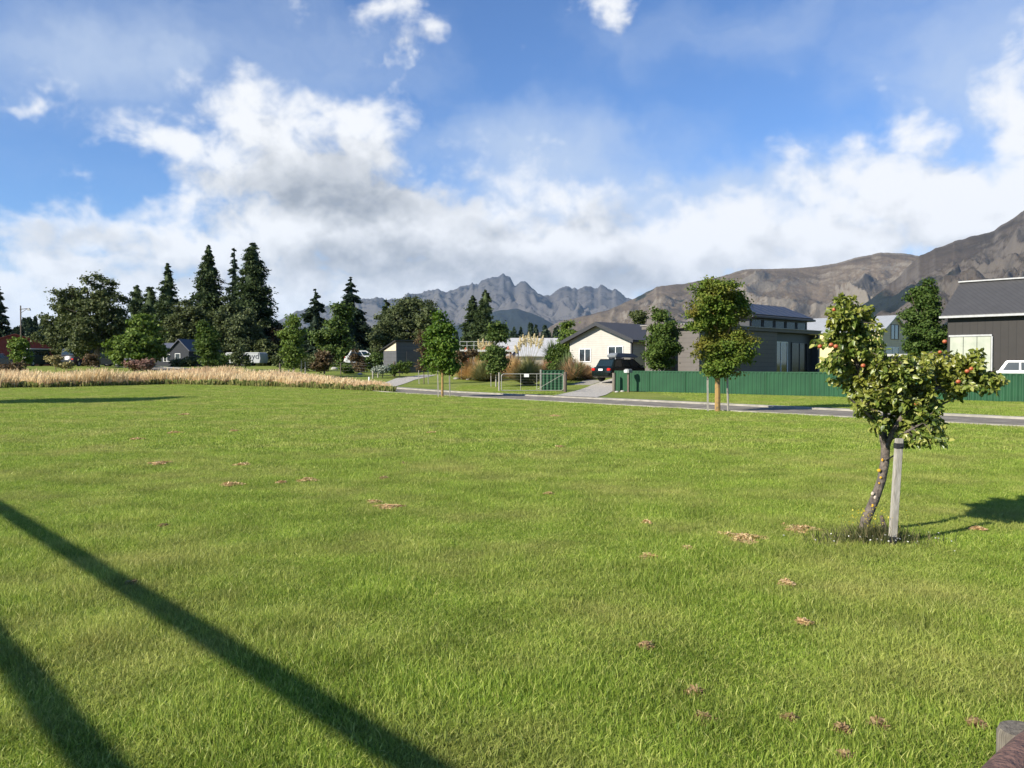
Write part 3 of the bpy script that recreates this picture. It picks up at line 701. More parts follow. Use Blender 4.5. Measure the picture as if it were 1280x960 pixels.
tree('street_tree', 'large street tree in two round tiers with orange trunk and rusty tips', 'tree', 897, D,
     [(893, 366, 28, 17), (884, 388, 27, 20), (912, 384, 24, 22), (900, 405, 26, 12), (888, 440, 20, 18), (905, 430, 24, 20), (925, 436, 19, 22), (900, 458, 22, 14)], G8, 20000, .085, .22, (.10, .05), 'lichen', gY, 44, base=r, inner=.2)
stakes(r, [(-.33, 0, 1.35), (.37, .05, 1.75)], 1.5, label=['short grey stake left of the orange trunk in front of the green fence', 'taller grey stake right of the orange trunk in front of the green fence'])
r = gnd(367, 66); D = r.y
tree('street_tree', 'young lime green tree above the end of the golden grass', 'tree', 367, D,
     [(367, 402, 7, 9), (367, 420, 13, 14), (368, 440, 14, 13), (366, 452, 10, 8)], G4, 5200, .17, .4, (.07, .03), 'bark_pale', gY, 45, base=r, inner=.25)
stakes(r, [(-.4, 0, 1.5), (-.1, .3, 1.4), (.6, 0, 1.4), (.95, 0, 1.3)], 1.3, w=.07, label=['pale stake leftmost beside the young lime green tree', 'pale stake nearest the trunk of the young lime green tree', 'pale stake third along right of the young lime green tree', 'pale stake farthest right of the young lime green tree'])
r = gnd(260, 74)
tree('street_tree', 'slim mid-green tree in the golden grass beside the dark blue cottage', 'tree', 260, 74,
     [(258, 412, 9, 10), (261, 428, 13, 14), (260, 445, 14, 12)], G7, 4500, .2, .45, (.07, .03), 'bark_pale', gY, 46, base=r, inner=.25)
r = G(530, 480)
tree('street_tree', 'thin sparse sapling just left of the lime green street tree', 'tree', 530, r.y,
     [(527, 424, 5, 9), (530, 442, 7, 13), (530, 458, 6, 8)], G6, 900, .14, .34, (.035, .02), 'bark', gY, 47, base=r, inner=.2)
stakes(r, [(-.35, 0, 1.0), (.3, 0, 1.0)], 1.0, label=['short stake left of the thin sapling', 'short stake right of the thin sapling'])
r = gnd(25, 72)
tree('street_tree', 'small pale green tree in front of the red barn', 'tree', 25, 72,
     [(25, 430, 9, 10), (26, 446, 9, 12)], G4, 1900, .2, .4, (.05, .03), 'bark', gY, 48, base=r, inner=.2)
r = gnd(307, 80)
tree('street_tree', 'small dark bushy tree in front of the white caravan', 'tree', 306, 80,
     [(299, 434, 5, 9), (299, 448, 8, 9), (307, 453, 5, 4)], G5, 1900, .2, .4, (.05, .03), 'bark', gY, 49, base=r, inner=.2)
# off-frame tree whose shadow lies across the far left of the lawn
tree('broadleaf_tree', 'round tree standing left of the view, its shadow crossing the lawn', 'tree', 0, 30,
     [(-155, 352, 52, 46), (-185, 382, 50, 44)], G3, 5000, .3, .7, (.2, .08), seed=50, base=Vector((-28.0, 30, 0)))

# shrubs
def shrub(px, D, lobes, m, n, leaf, clump, label, name='shrub', seed=1, cat='shrub', group='shrubs in the gardens beyond the lawn'):
    return tree(name, label, cat, px, D, lobes, m, n, leaf, clump, (.04, .02), 'bark', group, seed, inner=.15)
shrub(405, 70, [(406, 448, 9, 9), (403, 458, 8, 7)], G6, 1300, .2, .4, 'rust red shrub on a dark post-like stem right of the young lime green tree', seed=61)
shrub(392, 78, [(392, 450, 12, 9), (385, 456, 10, 6)], G3, 1500, .22, .5, 'olive shrub between the young lime green tree and the rust red shrub', seed=62)
shrub(446, 76, [(446, 450, 7, 10), (447, 460, 9, 6)], G6, 1300, .2, .4, 'brown upright shrub left of the grey shed', seed=63)
shrub(463, 80, [(463, 455, 14, 8), (470, 448, 8, 6)], G9, 1700, .22, .5, 'dark green shrub at the left corner of the grey shed', seed=64)
shrub(433, 74, [(432, 460, 8, 6)], G7, 900, .2, .4, 'low green bush left of the brown upright shrub', seed=65)
shrub(500, 68, [(493, 461, 9, 5), (506, 459, 8, 6)], G7, 1300, .16, .35, 'bright green bushes along the foot of the grey shed', seed=66)
shrub(478, 66, [(478, 462, 9, 4)], leafmat('silver_leaves', [(.16, .19, .15), (.24, .27, .21), (.3, .33, .26)], .2), 700, .13, .3, 'low silver-grey bush in front of the grey shed', seed=67)
shrub(70, 78, [(67, 450, 7, 7), (80, 456, 9, 4)], leafmat('straw_leaves', [(.2, .17, .07), (.3, .25, .11), (.38, .32, .15)], .2), 900, .2, .4, 'straw-coloured bush right of the pale-roofed van', seed=68)
shrub(113, 80, [(112, 450, 6, 8)], G6, 900, .2, .4, 'rust brown bush left of the trunk of the large olive tree', seed=69)
shrub(178, 72, [(172, 456, 15, 5), (185, 454, 9, 6)], leafmat('pink_twigs', [(.12, .06, .045), (.2, .11, .08), (.26, .17, .12)], .2), 900, .2, .45, 'pinkish twiggy bush in front of the bright green layered tree', seed=70)
shrub(12, 66, [(8, 462, 14, 5), (24, 460, 9, 6)], G6, 1100, .18, .4, 'reddish brown weeds at the foot of the small pale green tree', seed=71)
shrub(240, 92, [(222, 454, 14, 4), (240, 452, 12, 6)], G3, 1300, .22, .5, 'low garden bushes along the front of the dark blue cottage', seed=72)
shrub(275, 92, [(273, 450, 14, 8)], G9, 1400, .24, .5, 'dark bush between the dark blue cottage and the white caravan', seed=73)
shrub(372, 88, [(352, 451, 14, 6), (372, 452, 12, 7)], G5, 1500, .22, .5, 'grey-green bushes right of the white caravan', seed=74)
shrub(700, 62, [(700, 446, 13, 11), (694, 458, 10, 8)], G7, 2400, .16, .4, 'green bush between the toetoe and the weatherboard house', seed=75)
shrub(577, 64, [(576, 447, 7, 6)], G6, 700, .16, .35, 'dark red-brown bush left of the golden tussocks', seed=76)
shrub(592, 66, [(589, 440, 6, 5)], G6, 700, .16, .35, 'dark purplish bush below the white railing', seed=77)

# tussocks, toetoe, flax
def blades(n, h, spread, width, rng, arch=1.0, base=.15, segs=5):
    """arching blades springing from a crown: steep ones in the middle, drooping ones outside"""
    a = rng.random(n) * 6.283; q = rng.random(n) ** .8; phi = np.radians(88 - 58 * q); L = np.hypot(h * np.sin(phi), spread * np.cos(phi)) * rng.uniform(.75, 1.15, n)
    b0 = q * base; V = np.zeros((n, segs + 1, 2, 3)); g = arch * .55 * (.35 + q)
    for i in range(segs + 1):
        t = i / segs; rad = b0 + L * np.cos(phi) * t * (1 + .25 * t); z = L * (np.sin(phi) * t * 1.12 - g * t ** 2.4 * .8)
        z = np.maximum(z, .02); w = width * (1 - t) ** .6 * .5 + .001; tx = -np.sin(a); ty = np.cos(a)
        for j, sg in enumerate((-1, 1)):
            V[:, i, j, 0] = np.cos(a) * rad + tx * w * sg; V[:, i, j, 1] = np.sin(a) * rad + ty * w * sg; V[:, i, j, 2] = z
    idx = np.arange(n * (segs + 1) * 2).reshape(n, segs + 1, 2)
    Fs = np.stack([idx[:, :-1, 0], idx[:, :-1, 1], idx[:, 1:, 1], idx[:, 1:, 0]], -1).reshape(-1, 4)
    return V.reshape(-1, 3), Fs
TG = leafmat('tussock_gold', [(.34, .22, .09), (.58, .41, .18), (.74, .57, .30)], .42)
TP = leafmat('tussock_pink', [(.30, .19, .10), (.50, .34, .19), (.64, .47, .29)], .42)
TB = leafmat('tussock_brown', [(.10, .075, .032), (.20, .14, .06), (.32, .22, .10)], .3)
TY = leafmat('toetoe_leaf', [(.14, .15, .05), (.24, .24, .09), (.36, .34, .15)], .3)
FX = leafmat('flax_leaf', [(.05, .085, .03), (.11, .15, .06), (.24, .27, .12)], .2)
def tussock(px, py, wpx, hpx, m, label, n=900, seed=0, Y=None):
    r = G(px, py) if Y is None else gnd(px, Y); k = r.y / F; rng = np.random.default_rng(seed)
    V, Fs = blades(int(n * 1.4), hpx * k * 1.15, wpx * k * .75, .036, rng, .8, wpx * k * .2)
    o = npmesh('tussock', V, Fs, m, loc=r); tag(o, label, 'tussock', 'tussock clumps in the roadside garden'); return o
for i, (px, py, w, h, m, lb) in enumerate([
    (583, 474, 26, 22, TG, 'golden tussock at the left end of the front row'),
    (600, 475, 28, 22, TG, 'golden tussock in the front row directly left of the two-tier tree'),
    (611, 472, 22, 20, TG, 'golden tussock half hidden behind the two-tier tree'),
    (579, 464, 20, 20, TP, 'pinkish tussock in the back row above the left end'),
    (598, 464, 22, 22, TG, 'pale golden tussock in the middle of the back row'),
    (636, 470, 20, 24, TP, 'pinkish gold tussock right of the two-tier tree'),
    (644, 474, 24, 26, TG, 'gold-brown tussock directly left of the dark brown tussock'),
    (662, 475, 30, 26, TB, 'large dark brown tussock behind the field gate'),
    (686, 470, 24, 22, TP, 'reddish tussock behind the green gate panel'),
    (714, 475, 22, 26, TP, 'pinkish tussock right of the dark gate post'),
    (733, 474, 14, 16, TP, 'small brown tussock beside the parked wagon'),
    (726, 470, 18, 16, TG, 'small golden tussock below the flax')]):
    tussock(px, py, w, h, m, lb, seed=i + 100)
def plume_plant(px, Y, hpx, wpx, plumes, label, seed):
    r = gnd(px, Y); k = Y / F; rng = np.random.default_rng(seed); o = empty('toetoe_plant', r, 0, label, 'toetoe', 'toetoe with cream plumes')
    V, Fs = blades(1500, hpx * k * .80, wpx * k * .75, .04, rng, .8, .25); npmesh('leaves', V, Fs, TY, o)
    PM = M.setdefault('plume', leafmat('plume_cream', [(.55, .46, .26), (.72, .63, .40), (.82, .75, .55)], .3))
    for (dx, top) in plumes:
        e = at(px + dx, top, Y) - r; Hh = e.z; b = MB(); st = Vector((e.x * .25, 0, Hh * .4)); en = Vector((e.x * .9, 0, Hh * .86)); b.tube([Vector((0, 0, .1)), st, en], [.012, .01, .008], 5)
        s = b.build('plume_stem', TY, o); n = 380; t = rng.random(n); c = np.array(en)[None] + (np.array(e) - np.array(en))[None] * (t[:, None] * 1.5 - .4) + rng.normal(size=(n, 3)) * (.055 * np.sin(np.clip(t * .9 + .1, 0, 1) * 3.14))[:, None]
        Vv, Ff = leaf_quads(c, unit(rng.normal(size=(n, 3))), .10, rng, .4); npmesh('plume', Vv, Ff, PM, s)
plume_plant(660, 56, 45, 40, [(-16, 432), (-12, 428), (-10, 422), (-6, 419), (-3, 421), (1, 416), (4, 422), (8, 418), (12, 421), (16, 424), (19, 420)], 'big toetoe clump with many cream plumes behind the field gate', 81)
plume_plant(604, 62, 34, 26, [(-6, 425), (-3, 428), (0, 424), (4, 427), (8, 425), (12, 426)], 'smaller toetoe clump with cream plumes left of the two-tier tree', 82)
def flax(px, py, hpx, wpx, label, seed, n=150, trunk=0):
    r = G(px, py); k = r.y / F; rng = np.random.default_rng(seed)
    o = empty('cabbage_tree' if trunk else 'flax_plant', r, 0, label, 'cabbage tree' if trunk else 'flax')
    V, Fs = blades(n, (hpx - trunk) * k, wpx * k * .55, .075, rng, .45, .08); V = V + np.array([0, 0, trunk * k]); npmesh('crown' if trunk else 'leaves', V, Fs, FX if not trunk else G9, o)
    if trunk: b = MB(); b.tube([(0, 0, -.05), (0, 0, trunk * k * 1.05)], [.09, .07], 7); b.build('trunk', M['bark'], o, smooth=True)
flax(709, 474, 32, 44, 'large striped spiky flax left of the parked wagon', 91, 260)
flax(722, 475, 24, 30, 'darker spiky flax nearest the parked wagon', 92, 180)
flax(690, 466, 40, 26, 'dark spiky cabbage tree behind the green gate panel', 93, 320, trunk=16)
def rock(px, py, r, label, i, m='stone'):
    M.setdefault('stone', mat('pale_stone', (.42, .40, .36), .9, (.28, .27, .24), 4, bump=.6)); q = G(px, py)
    o = ball('boulder', M[m], None, (q.x, q.y, q.z + r * .25), r, (1.3, 1, .65), 2, .25, i); tag(o, label, 'stone', 'stones by the gardens')
for i, (px, py, r_, lb) in enumerate([(595, 474.5, .16, 'pale stone left of the middle of the tussock edge'), (603, 475.5, .18, 'pale stone at the foot of the golden tussocks'), (585, 475, .13, 'small pale stone at the left end of the tussock edge'), (571, 474, .2, 'pale stone beside the lime green street tree'),
    (771, 490.5, .10, 'small white stone left of the fence end post'), (778, 489.8, .10, 'small white stone at the foot of the letterbox'), (450, 468, .16, 'pale stone on the paddock verge'), (431, 466, .14, 'small stone beyond the end of the golden grass'), (418, 462, .3, 'dark rounded stone left of the brown shrub')]):
    rock(px, py, r_, lb, i)

# ------------------------------------------------------------------ buildings
e1 = Vector((.700, -.714, 0)); e2 = Vector((.714, .700, 0))
RZ = math.atan2(e1.y, e1.x)      # local +x runs along the road to the right, local -y faces the road
def boardmat(name, col, pitch=.18, vertical=False, rough=.6, depth=.5, col2=None):
    m, nt, n, l, p = newmat(name); p.inputs['Roughness'].default_value = rough
    tc = n.new('ShaderNodeTexCoord'); sp = n.new('ShaderNodeSeparateXYZ'); l.new(tc.outputs['Object'], sp.inputs[0])
    md = n.new('ShaderNodeMath'); md.operation = 'FRACT'; mu = n.new('ShaderNodeMath'); mu.operation = 'MULTIPLY'; mu.inputs[1].default_value = 1 / pitch
    if vertical:
        ad = n.new('ShaderNodeMath'); ad.operation = 'ADD'; l.new(sp.outputs[0], ad.inputs[0]); l.new(sp.outputs[1], ad.inputs[1]); l.new(ad.outputs[0], mu.inputs[0])
    else: l.new(sp.outputs[2], mu.inputs[0])
    l.new(mu.outputs[0], md.inputs[0])
    r = n.new('ShaderNodeValToRGB'); e = r.color_ramp.elements; e[0].position = 0; e[0].color = (.0, .0, .0, 1); e[1].position = .14; e[1].color = (1, 1, 1, 1); l.new(md.outputs[0], r.inputs[0])
    t = n.new('ShaderNodeTexNoise'); t.inputs['Scale'].default_value = 2.2; t.inputs['Detail'].default_value = 6; l.new(tc.outputs['Object'], t.inputs['Vector'])
    r2 = n.new('ShaderNodeValToRGB'); r2.color_ramp.elements[0].position = .3; r2.color_ramp.elements[1].position = .7
    r2.color_ramp.elements[0].color = c4(col2 or tuple(c * .85 for c in col)); r2.color_ramp.elements[1].color = c4(col); l.new(t.outputs['Fac'], r2.inputs[0])
    mx = n.new('ShaderNodeMix'); mx.data_type = 'RGBA'; l.new(r.outputs[0], mx.inputs['Factor']); mx.inputs['A'].default_value = c4(tuple(c * .5 for c in col)); l.new(r2.outputs[0], mx.inputs['B'])
    l.new(mx.outputs['Result'], p.inputs['Base Color'])
    bp = n.new('ShaderNodeBump'); bp.inputs['Strength'].default_value = depth; bp.inputs['Distance'].default_value = .02; l.new(md.outputs[0], bp.inputs['Height']); l.new(bp.outputs[0], p.inputs['Normal'])
    return m
def window(parent, x0, x1, z0, z1, y, wm, gm='glass', mull=1, fw=.06, face='-y', name='window', proud=.03):
    """window on a wall plane; face -y: wall at y, face +x: wall at x=y and spans y"""
    f = MB(); g = MB()
    def bx(b, a0, a1, c0, c1, o0, o1):
        if face == '-y': b.box(((a0 + a1) / 2, y - (o0 + o1) / 2, (c0 + c1) / 2), (a1 - a0, o1 - o0, c1 - c0))
        else: b.box((y + (o0 + o1) / 2, (a0 + a1) / 2, (c0 + c1) / 2), (o1 - o0, a1 - a0, c1 - c0))
    bx(g, x0 + .01, x1 - .01, z0 + .01, z1 - .01, .003, .012)
    p = g.build(name, M[gm], parent)
    bx(f, x0, x1, z1 - fw, z1, .014, proud + .02); bx(f, x0, x1, z0, z0 + fw, .014, proud + .02)
    bx(f, x0, x0 + fw, z0 + fw, z1 - fw, .014, proud + .02); bx(f, x1 - fw, x1, z0 + fw, z1 - fw, .014, proud + .02)
    for i in range(mull):
        c = x0 + (x1 - x0) * (i + 1) / (mull + 1); bx(f, c - fw * .5, c + fw * .5, z0 + fw, z1 - fw, .014, proud + .015)
    f.build('frame', wm, p); return p
def gable_block(parent, x0, x1, y0, y1, hw, hr, ridge, wallm, roofm, ov=.4, th=.12, wn='wall', rn='roof', base=-.8):
    """walls + gabled roof. ridge 'x' or 'y'"""
    w = MB()
    if ridge == 'y':
        w.prism([(x0, base), (x1, base), (x1, hw), ((x0 + x1) / 2, hr), (x0, hw)], y0, y1, 'y')
    else:
        w.prism([(y0, base), (y1, base), (y1, hw), ((y0 + y1) / 2, hr), (y0, hw)], x0, x1, 'x')
    wo = w.build(wn, wallm, parent)
    r = MB(); a0, a1 = (x0, x1) if ridge == 'y' else (y0, y1); b0, b1 = (y0, y1) if ridge == 'y' else (x0, x1); c = (a0 + a1) / 2
    sl = (hr - hw) / (c - a0); e = .006
    lo = hw - ov * sl
    prof = [(a0 - ov, lo + e), (c, hr + e), (a1 + ov, lo + e), (a1 + ov, lo + th), (c, hr + th * 1.1), (a0 - ov, lo + th)]
    # left and right slabs, closed
    ax = 'y' if ridge == 'y' else 'x'
    r.prism([prof[0], prof[1], prof[4], prof[5]], b0 - ov, b1 + ov, ax); r.prism([prof[1], prof[2], prof[3], prof[4]], b0 - ov, b1 + ov, ax)
    ro = r.build(rn, roofm, parent); return wo, ro
M['wb'] = boardmat('cream_weatherboard', (.46, .435, .38), .17, rough=.6)
M['roof_dark'] = boardmat('charcoal_roof', (.055, .052, .05), .25, True, .6, .6)
M['taupe'] = boardmat('taupe_board', (.125, .11, .098), .3, rough=.75)
M['charcoal'] = mat('charcoal_trim', (.03, .03, .032), .5)
M['char_wall'] = boardmat('black_cladding', (.027, .023, .020), .4, True, .75, .4)
M['whitef'] = mat('white_frame', (.8, .8, .78), .5)
M['brick_dark'] = mat('dark_brick', (.10, .07, .055), .9, (.05, .04, .035), 12, bump=.4)
M['panel_trim'] = mat('panel_trim', (.07, .075, .09), .5); M['gutter'] = mat('pale_flashing', (.40, .40, .39), .55)
# weatherboard house
def weatherboard_house():
    D = 63.0; c = at(749.5, 455, D); root = Vector((c.x, c.y, .80)); o = empty('weatherboard_house', root, RZ, 'cream weatherboard house with charcoal gabled roof behind the parked wagon', 'house')
    W2 = 3.05
    # front gable block (faces road)
    gable_block(o, -W2, W2, 0, 9, 2.62, 3.85, 'y', M['wb'], M['roof_dark'], .5, .16)
    # fascia
    f = MB(); 
    for s in (-1, 1):
        f.add([(s * (W2 + .52), -.53, 2.36), (0, -.53, 3.72), (0, -.53, 4.02), (s * (W2 + .52), -.53, 2.62), (s * (W2 + .52), -.503, 2.36), (0, -.503, 3.72), (0, -.503, 4.02), (s * (W2 + .52), -.503, 2.62)],
              [(0, 1, 2, 3), (7, 6, 5, 4), (0, 4, 5, 1), (1, 5, 6, 2), (2, 6, 7, 3), (3, 7, 4, 0)])
    f.build('fascia', M['charcoal'], o)
    window(o, -2.05, -.85, .95, 2.0, 0, M['whitef']); window(o, .85, 2.3, .95, 2.15, 0, M['whitef'])
    # side wing to the right, set back
    w, r_ = gable_block(o, W2 + .02, W2 + 7, 2.6, 10.4, 2.6, 4.0, 'x', M['brick_dark'], M['roof_dark'], .45, .15, 'wing_wall', 'wing_roof')
    window(o, W2 + .9, W2 + 2.0, .4, 2.1, 2.6, M['charcoal'], mull=1)
    t = MB(); t.box((W2 + .02, -.02, 1.2), (.12, .12, 2.8)); t.build('corner_post', M['charcoal'], o)
weatherboard_house()

def taupe_house():
    c = at(874, 455, 50.5); root = Vector((c.x, c.y, .5)); o = empty('solar_house', root, RZ, 'taupe modern house with a raised solar panel roof behind the green fence', 'house')
    # local x: along the road (right), local y: away.   front wall spans x -4.4..0 ; side wall at x=0 facing +x spans y 0..9.8
    w = MB(); w.box((-2.0, 4.9, 1.2), (4.0, 9.8, 4.2)); w.build('wall', M['taupe'], o)
    w = MB(); w.box((-2.0, 8.0, 3.44), (4.3, 16.6, .22)); w.build('flat_roof', M['taupe'], o)
    w = MB(); w.box((-2.0, 8.0, 3.58), (4.44, 16.74, .05)); w.build('roof_edge', mat('roof_edge', (.30, .28, .25), .6), o)
    w = MB(); w.box((-2.55, -.55, 1.5), (1.3, 1.0, 4.9)); w.build('chimney_block', M['taupe'], o)
    w = MB(); w.box((-1.82, -.56, 1.5), (.12, 1.06, 4.92)); w.build('flashing', M['charcoal'], o)
    w = MB(); w.box((-2.3, 13.05, 1.2), (3.6, 6.4, 4.2)); w.build('recess_wall', M['charcoal'], o)
    w = MB(); w.box((-.25, 16.2, 1.2), (.6, .30, 4.2)); w.build('porch_post', M['charcoal'], o)
    w = MB(); w.box((-4.6, 5.5, .9), (1.2, 8.0, 3.6)); w.build('side_wing', M['taupe'], o)
    window(o, 10.3, 12.3, -.3, 2.7, -.5, M['whitef'], mull=1, face='+x', name='glass_door')
    window(o, 12.9, 15.4, -.3, 2.7, -.5, M['charcoal'], gm='glass_dark', mull=1, face='+x')
    # clerestory storey and mono-pitched solar roof
    x1 = -.9; w = MB(); w.box((x1 - 1.3, 12.0, 3.95), (2.5, 8.6, .8)); w.build('upper_wall', M['charcoal'], o)
    for k in range(5): window(o, 7.9 + k * 1.68, 9.4 + k * 1.68, 3.66, 4.24, x1 - .05, M['charcoal'], gm='glass_dark', mull=0, face='+x', name='clerestory_window')
    r = MB(); x2 = x1 + .45; z2 = 4.30; xr = x1 - 2.2; zr = 5.45; y0 = 7.3; y1 = 16.7
    r.prism([(xr, z2), (x2 - .3, z2), (x2, z2 + .02), (x2, z2 + .13), (xr, zr + .06)], y0, y1, 'y'); r.build('upper_roof', M['roof_dark'], o)
    pm = M.setdefault('panel', glassmat('solar_panel', (.010, .014, .030), .5))
    L = math.hypot(x2 - xr, zr - z2); ang = math.atan2(zr - z2, x2 - xr)
    for i in range(8):
        for j in range(2):
            b = MB(); t = (j + .5) / 2; cx = xr + (x2 - xr) * (.05 + .90 * t); cz = zr + .06 + (z2 + .13 - zr - .06) * (.05 + .90 * t) + .06
            p = b.box((0, 0, 0), (L * .43, 1.08, .04)).build('solar_panel', pm, o, loc=(cx, 7.95 + i * 1.15, cz)); p.rotation_euler = (0, ang, 0)
            f = MB()
            for s_ in (-1, 1): f.box((0, s_ * .55, 0), (L * .435, .02, .055)); f.box((s_ * L * .2165, 0, 0), (.02, 1.12, .054))
            f.build('panel_frame', M['panel_trim'], p)
    v = MB(); v.tube([(xr + .1, 9.0, zr), (xr + .1, 9.0, zr + .35)], .08, 8); v.box((xr + .1, 9.0, zr + .38), (.45, .4, .1)); v.build('roof_vent', M['white'], o)
taupe_house()

def yellow_house():
    c = at(1102, 455, 85); root = Vector((c.x, c.y, 1.2)); o = empty('yellow_house', root, RZ, 'pale yellow two-storey house with light grey gabled roof behind the apple tree', 'house')
    Y = mat('yellow_paint', (.62, .50, .24), .7, (.56, .45, .22), 2); RF = boardmat('pale_iron_roof', (.30, .31, .32), .3, True, .5, .5)
    wo, ro = gable_block(o, -9.2, 0, 0, 6.4, 3.9, 5.45, 'x', Y, RF, .35, .12)
    # gable end skin in beige
    g = MB(); g.prism([(0.02, -.8), (6.38, -.8), (6.38, 3.85), (3.2, 5.40), (.02, 3.85)], .004, .05, 'x'); g.build('gable_wall', boardmat('beige_board', (.52, .42, .30), .2), o)
    window(o, 2.2, 4.3, 3.0, 4.6, .05, mat('brown_frame', (.10, .055, .04), .6), mull=1, face='+x')
    window(o, 1.0, 4.4, .9, 2.2, .05, M['whitef'], mull=1, face='+x')
    wl = MB(); wl.box((0, 0, .75), (3.4, .15, 1.5)); q = at(1109, 444, 72); w = wl.build('garden_wall', M['rail_white'], loc=(q.x, q.y, gzf(q.x, q.y))); tag(w, 'low whitish wall in front of the yellow house', 'wall'); w.rotation_euler = (0, 0, RZ * .4)
yellow_house()

def black_barn():
    c = at(1184, 455, 49); root = Vector((c.x, c.y, .45)); o = empty('black_barn', root, RZ, 'tall black-clad barn with grey iron roof cut by the right edge', 'barn')
    gable_block(o, 0, 13, 0, 6.2, 4.12, 6.1, 'x', M['char_wall'], boardmat('grey_iron_roof', (.06, .058, .057), .3, True, .55, .6), .3, .12)
    g = MB(); g.box((6.5, -.38, 3.93), (13.7, .12, .12)); g.build('gutter', M['gutter'], o)
    g = MB(); g.box((6.5, 3.1, 6.27), (13.7, .35, .08)); g.build('ridge_cap', M['gutter'], o)
    dm = mat('cream_door', (.38, .39, .31), .6, (.30, .32, .25), 2)
    for i in range(3):
        b = MB(); b.box((.52 + i * .73, -.04, 1.3), (.70, .07, 2.9)); b.build('sliding_door', dm, o)
    f = MB(); f.box((1.25, -.06, 2.81), (2.3, .12, .1)); f.box((2.4, -.06, 1.3), (.08, .12, 2.9)); f.build('door_frame', M['gutter'], o)
    b = MB(); b.tube([(11, 2.2, 5.4), (11, 2.2, 6.3)], .1, 8); b.build('flue', M['gutter'], o)
black_barn()

def grey_shed():
    c = at(495.5, 462, 74); root = Vector((c.x, c.y, gzf(c.x, c.y))); o = empty('grey_shed', root, R(35), 'small grey shed with mono-pitched roof and cream end triangle', 'shed')
    Wm = boardmat('grey_board', (.085, .085, .088), .35, False, .7, .5); Hh = at(495, 427, 74).z - root.z
    # local: corner nearest at origin; front face along +x, left end along +y(away-left)
    w = MB(); w.add([(0, 0, -.5), (2.5, 0, -.5), (2.5, 2.6, -.5), (0, 2.6, -.5), (0, 0, Hh), (2.5, 0, Hh), (2.5, 2.6, Hh - .75), (0, 2.6, Hh - .75)], [(3, 2, 1, 0), (4, 5, 6, 7), (0, 1, 5, 4), (1, 2, 6, 5), (2, 3, 7, 6), (3, 0, 4, 7)])
    w.build('wall', Wm, o)
    t = MB(); t.add([(-.03, .02, Hh - .82), (-.03, 2.55, Hh - .82), (-.03, .02, Hh - .02), (-.004, .02, Hh - .82), (-.004, 2.55, Hh - .82), (-.004, .02, Hh - .02)], [(0, 1, 2), (5, 4, 3), (0, 3, 4, 1), (1, 4, 5, 2), (2, 5, 3, 0)]); t.build('end_triangle', mat('cream_panel', (.6, .5, .36), .7), o)
    r = MB(); r.add([(-.25, -.25, Hh + .07), (2.7, -.25, Hh + .07), (2.7, 2.95, Hh - .83), (-.25, 2.95, Hh - .83), (-.25, -.25, Hh + .15), (2.7, -.25, Hh + .15), (2.7, 2.95, Hh - .75), (-.25, 2.95, Hh - .75)], [(3, 2, 1, 0), (4, 5, 6, 7), (0, 1, 5, 4), (1, 2, 6, 5), (2, 3, 7, 6), (3, 0, 4, 7)]); r.build('roof', M['charcoal'], o)
    d = MB(); d.box((1.6, -.03, .95), (1.2, .05, 2.1)); d.build('door', mat('brown_grey_door', (.09, .08, .075), .6), o)
grey_shed()

def red_barn():
    c = at(20, 455, 108); root = Vector((c.x, c.y, gzf(c.x, c.y))); o = empty('red_barn', root, R(33), 'dark red barn with shallow gable cut by the left edge', 'barn')
    RD = boardmat('red_iron', (.20, .022, .018), .3, True, .6, .4); RR = boardmat('orange_red_roof', (.36, .07, .045), .3, True, .45, .4)
    gable_block(o, -4.6, 4.4, 0, 9, 2.6, 4.15, 'y', RD, RR, .25, .1)
    window(o, 2.2, 3.2, .9, 1.7, 0, mat('red_frame', (.15, .05, .04), .6)); window(o, -1.5 + .0, -.2, .3, 1.8, 0, M['whitef'], mull=0) if False else window(o, -.3, .7, .2, 1.7, 0, mat('dull_frame', (.25, .2, .18), .6), mull=0)
red_barn()

def dark_cottage():
    c = at(222, 455, 98); root = Vector((c.x, c.y, gzf(c.x, c.y))); o = empty('dark_cottage', root, R(-12), 'dark blue cottage with slate roof and white three-pane window', 'house')
    DB = boardmat('navy_board', (.013, .017, .025), .2, rough=.7); SL = boardmat('slate_roof', (.10, .105, .125), .3, True, .5, .4)
    gable_block(o, -3.4, 1.6, 0, 6, 1.9, 2.75, 'x', DB, SL, .3, .1)
    gable_block(o, -.2, 2.3, -1.2, 5.5, 1.9, 3.1, 'y', DB, SL, .2, .1, 'porch_wall', 'porch_roof')
    window(o, -1.9, -.45, .55, 1.4, 0, M['whitef'], mull=2)
    window(o, .5, 1.2, .3, 1.5, -1.2, M['whitef'], mull=0, name='door')
dark_cottage()

def pale_hall():
    c = at(672, 455, 92); root = Vector((c.x, c.y, 1.1)); o = empty('low_hall', root, R(4), 'long low hall with pale grey roof behind the toetoe', 'building')
    gable_block(o, -4.2, 3.6, 0, 6, 1.55, 3.4, 'x', mat('hall_wall', (.42, .38, .32), .7), boardmat('pale_roof', (.46, .45, .44), .3, True, .5, .4), .35, .1)
    window(o, -3.4, -2.0, .1, 1.1, 0, M['whitef']); window(o, .6, 2.2, .1, 1.1, 0, M['whitef'])
    gable_block(o, 1.2, 4.4, -3.6, -.36, 1.0, 2.0, 'y', mat('hall_wall2', (.50, .44, .34), .7), boardmat('cream_roof', (.62, .58, .5), .3, True, .5, .4), .3, .08, 'porch_wall', 'porch_roof')
pale_hall()

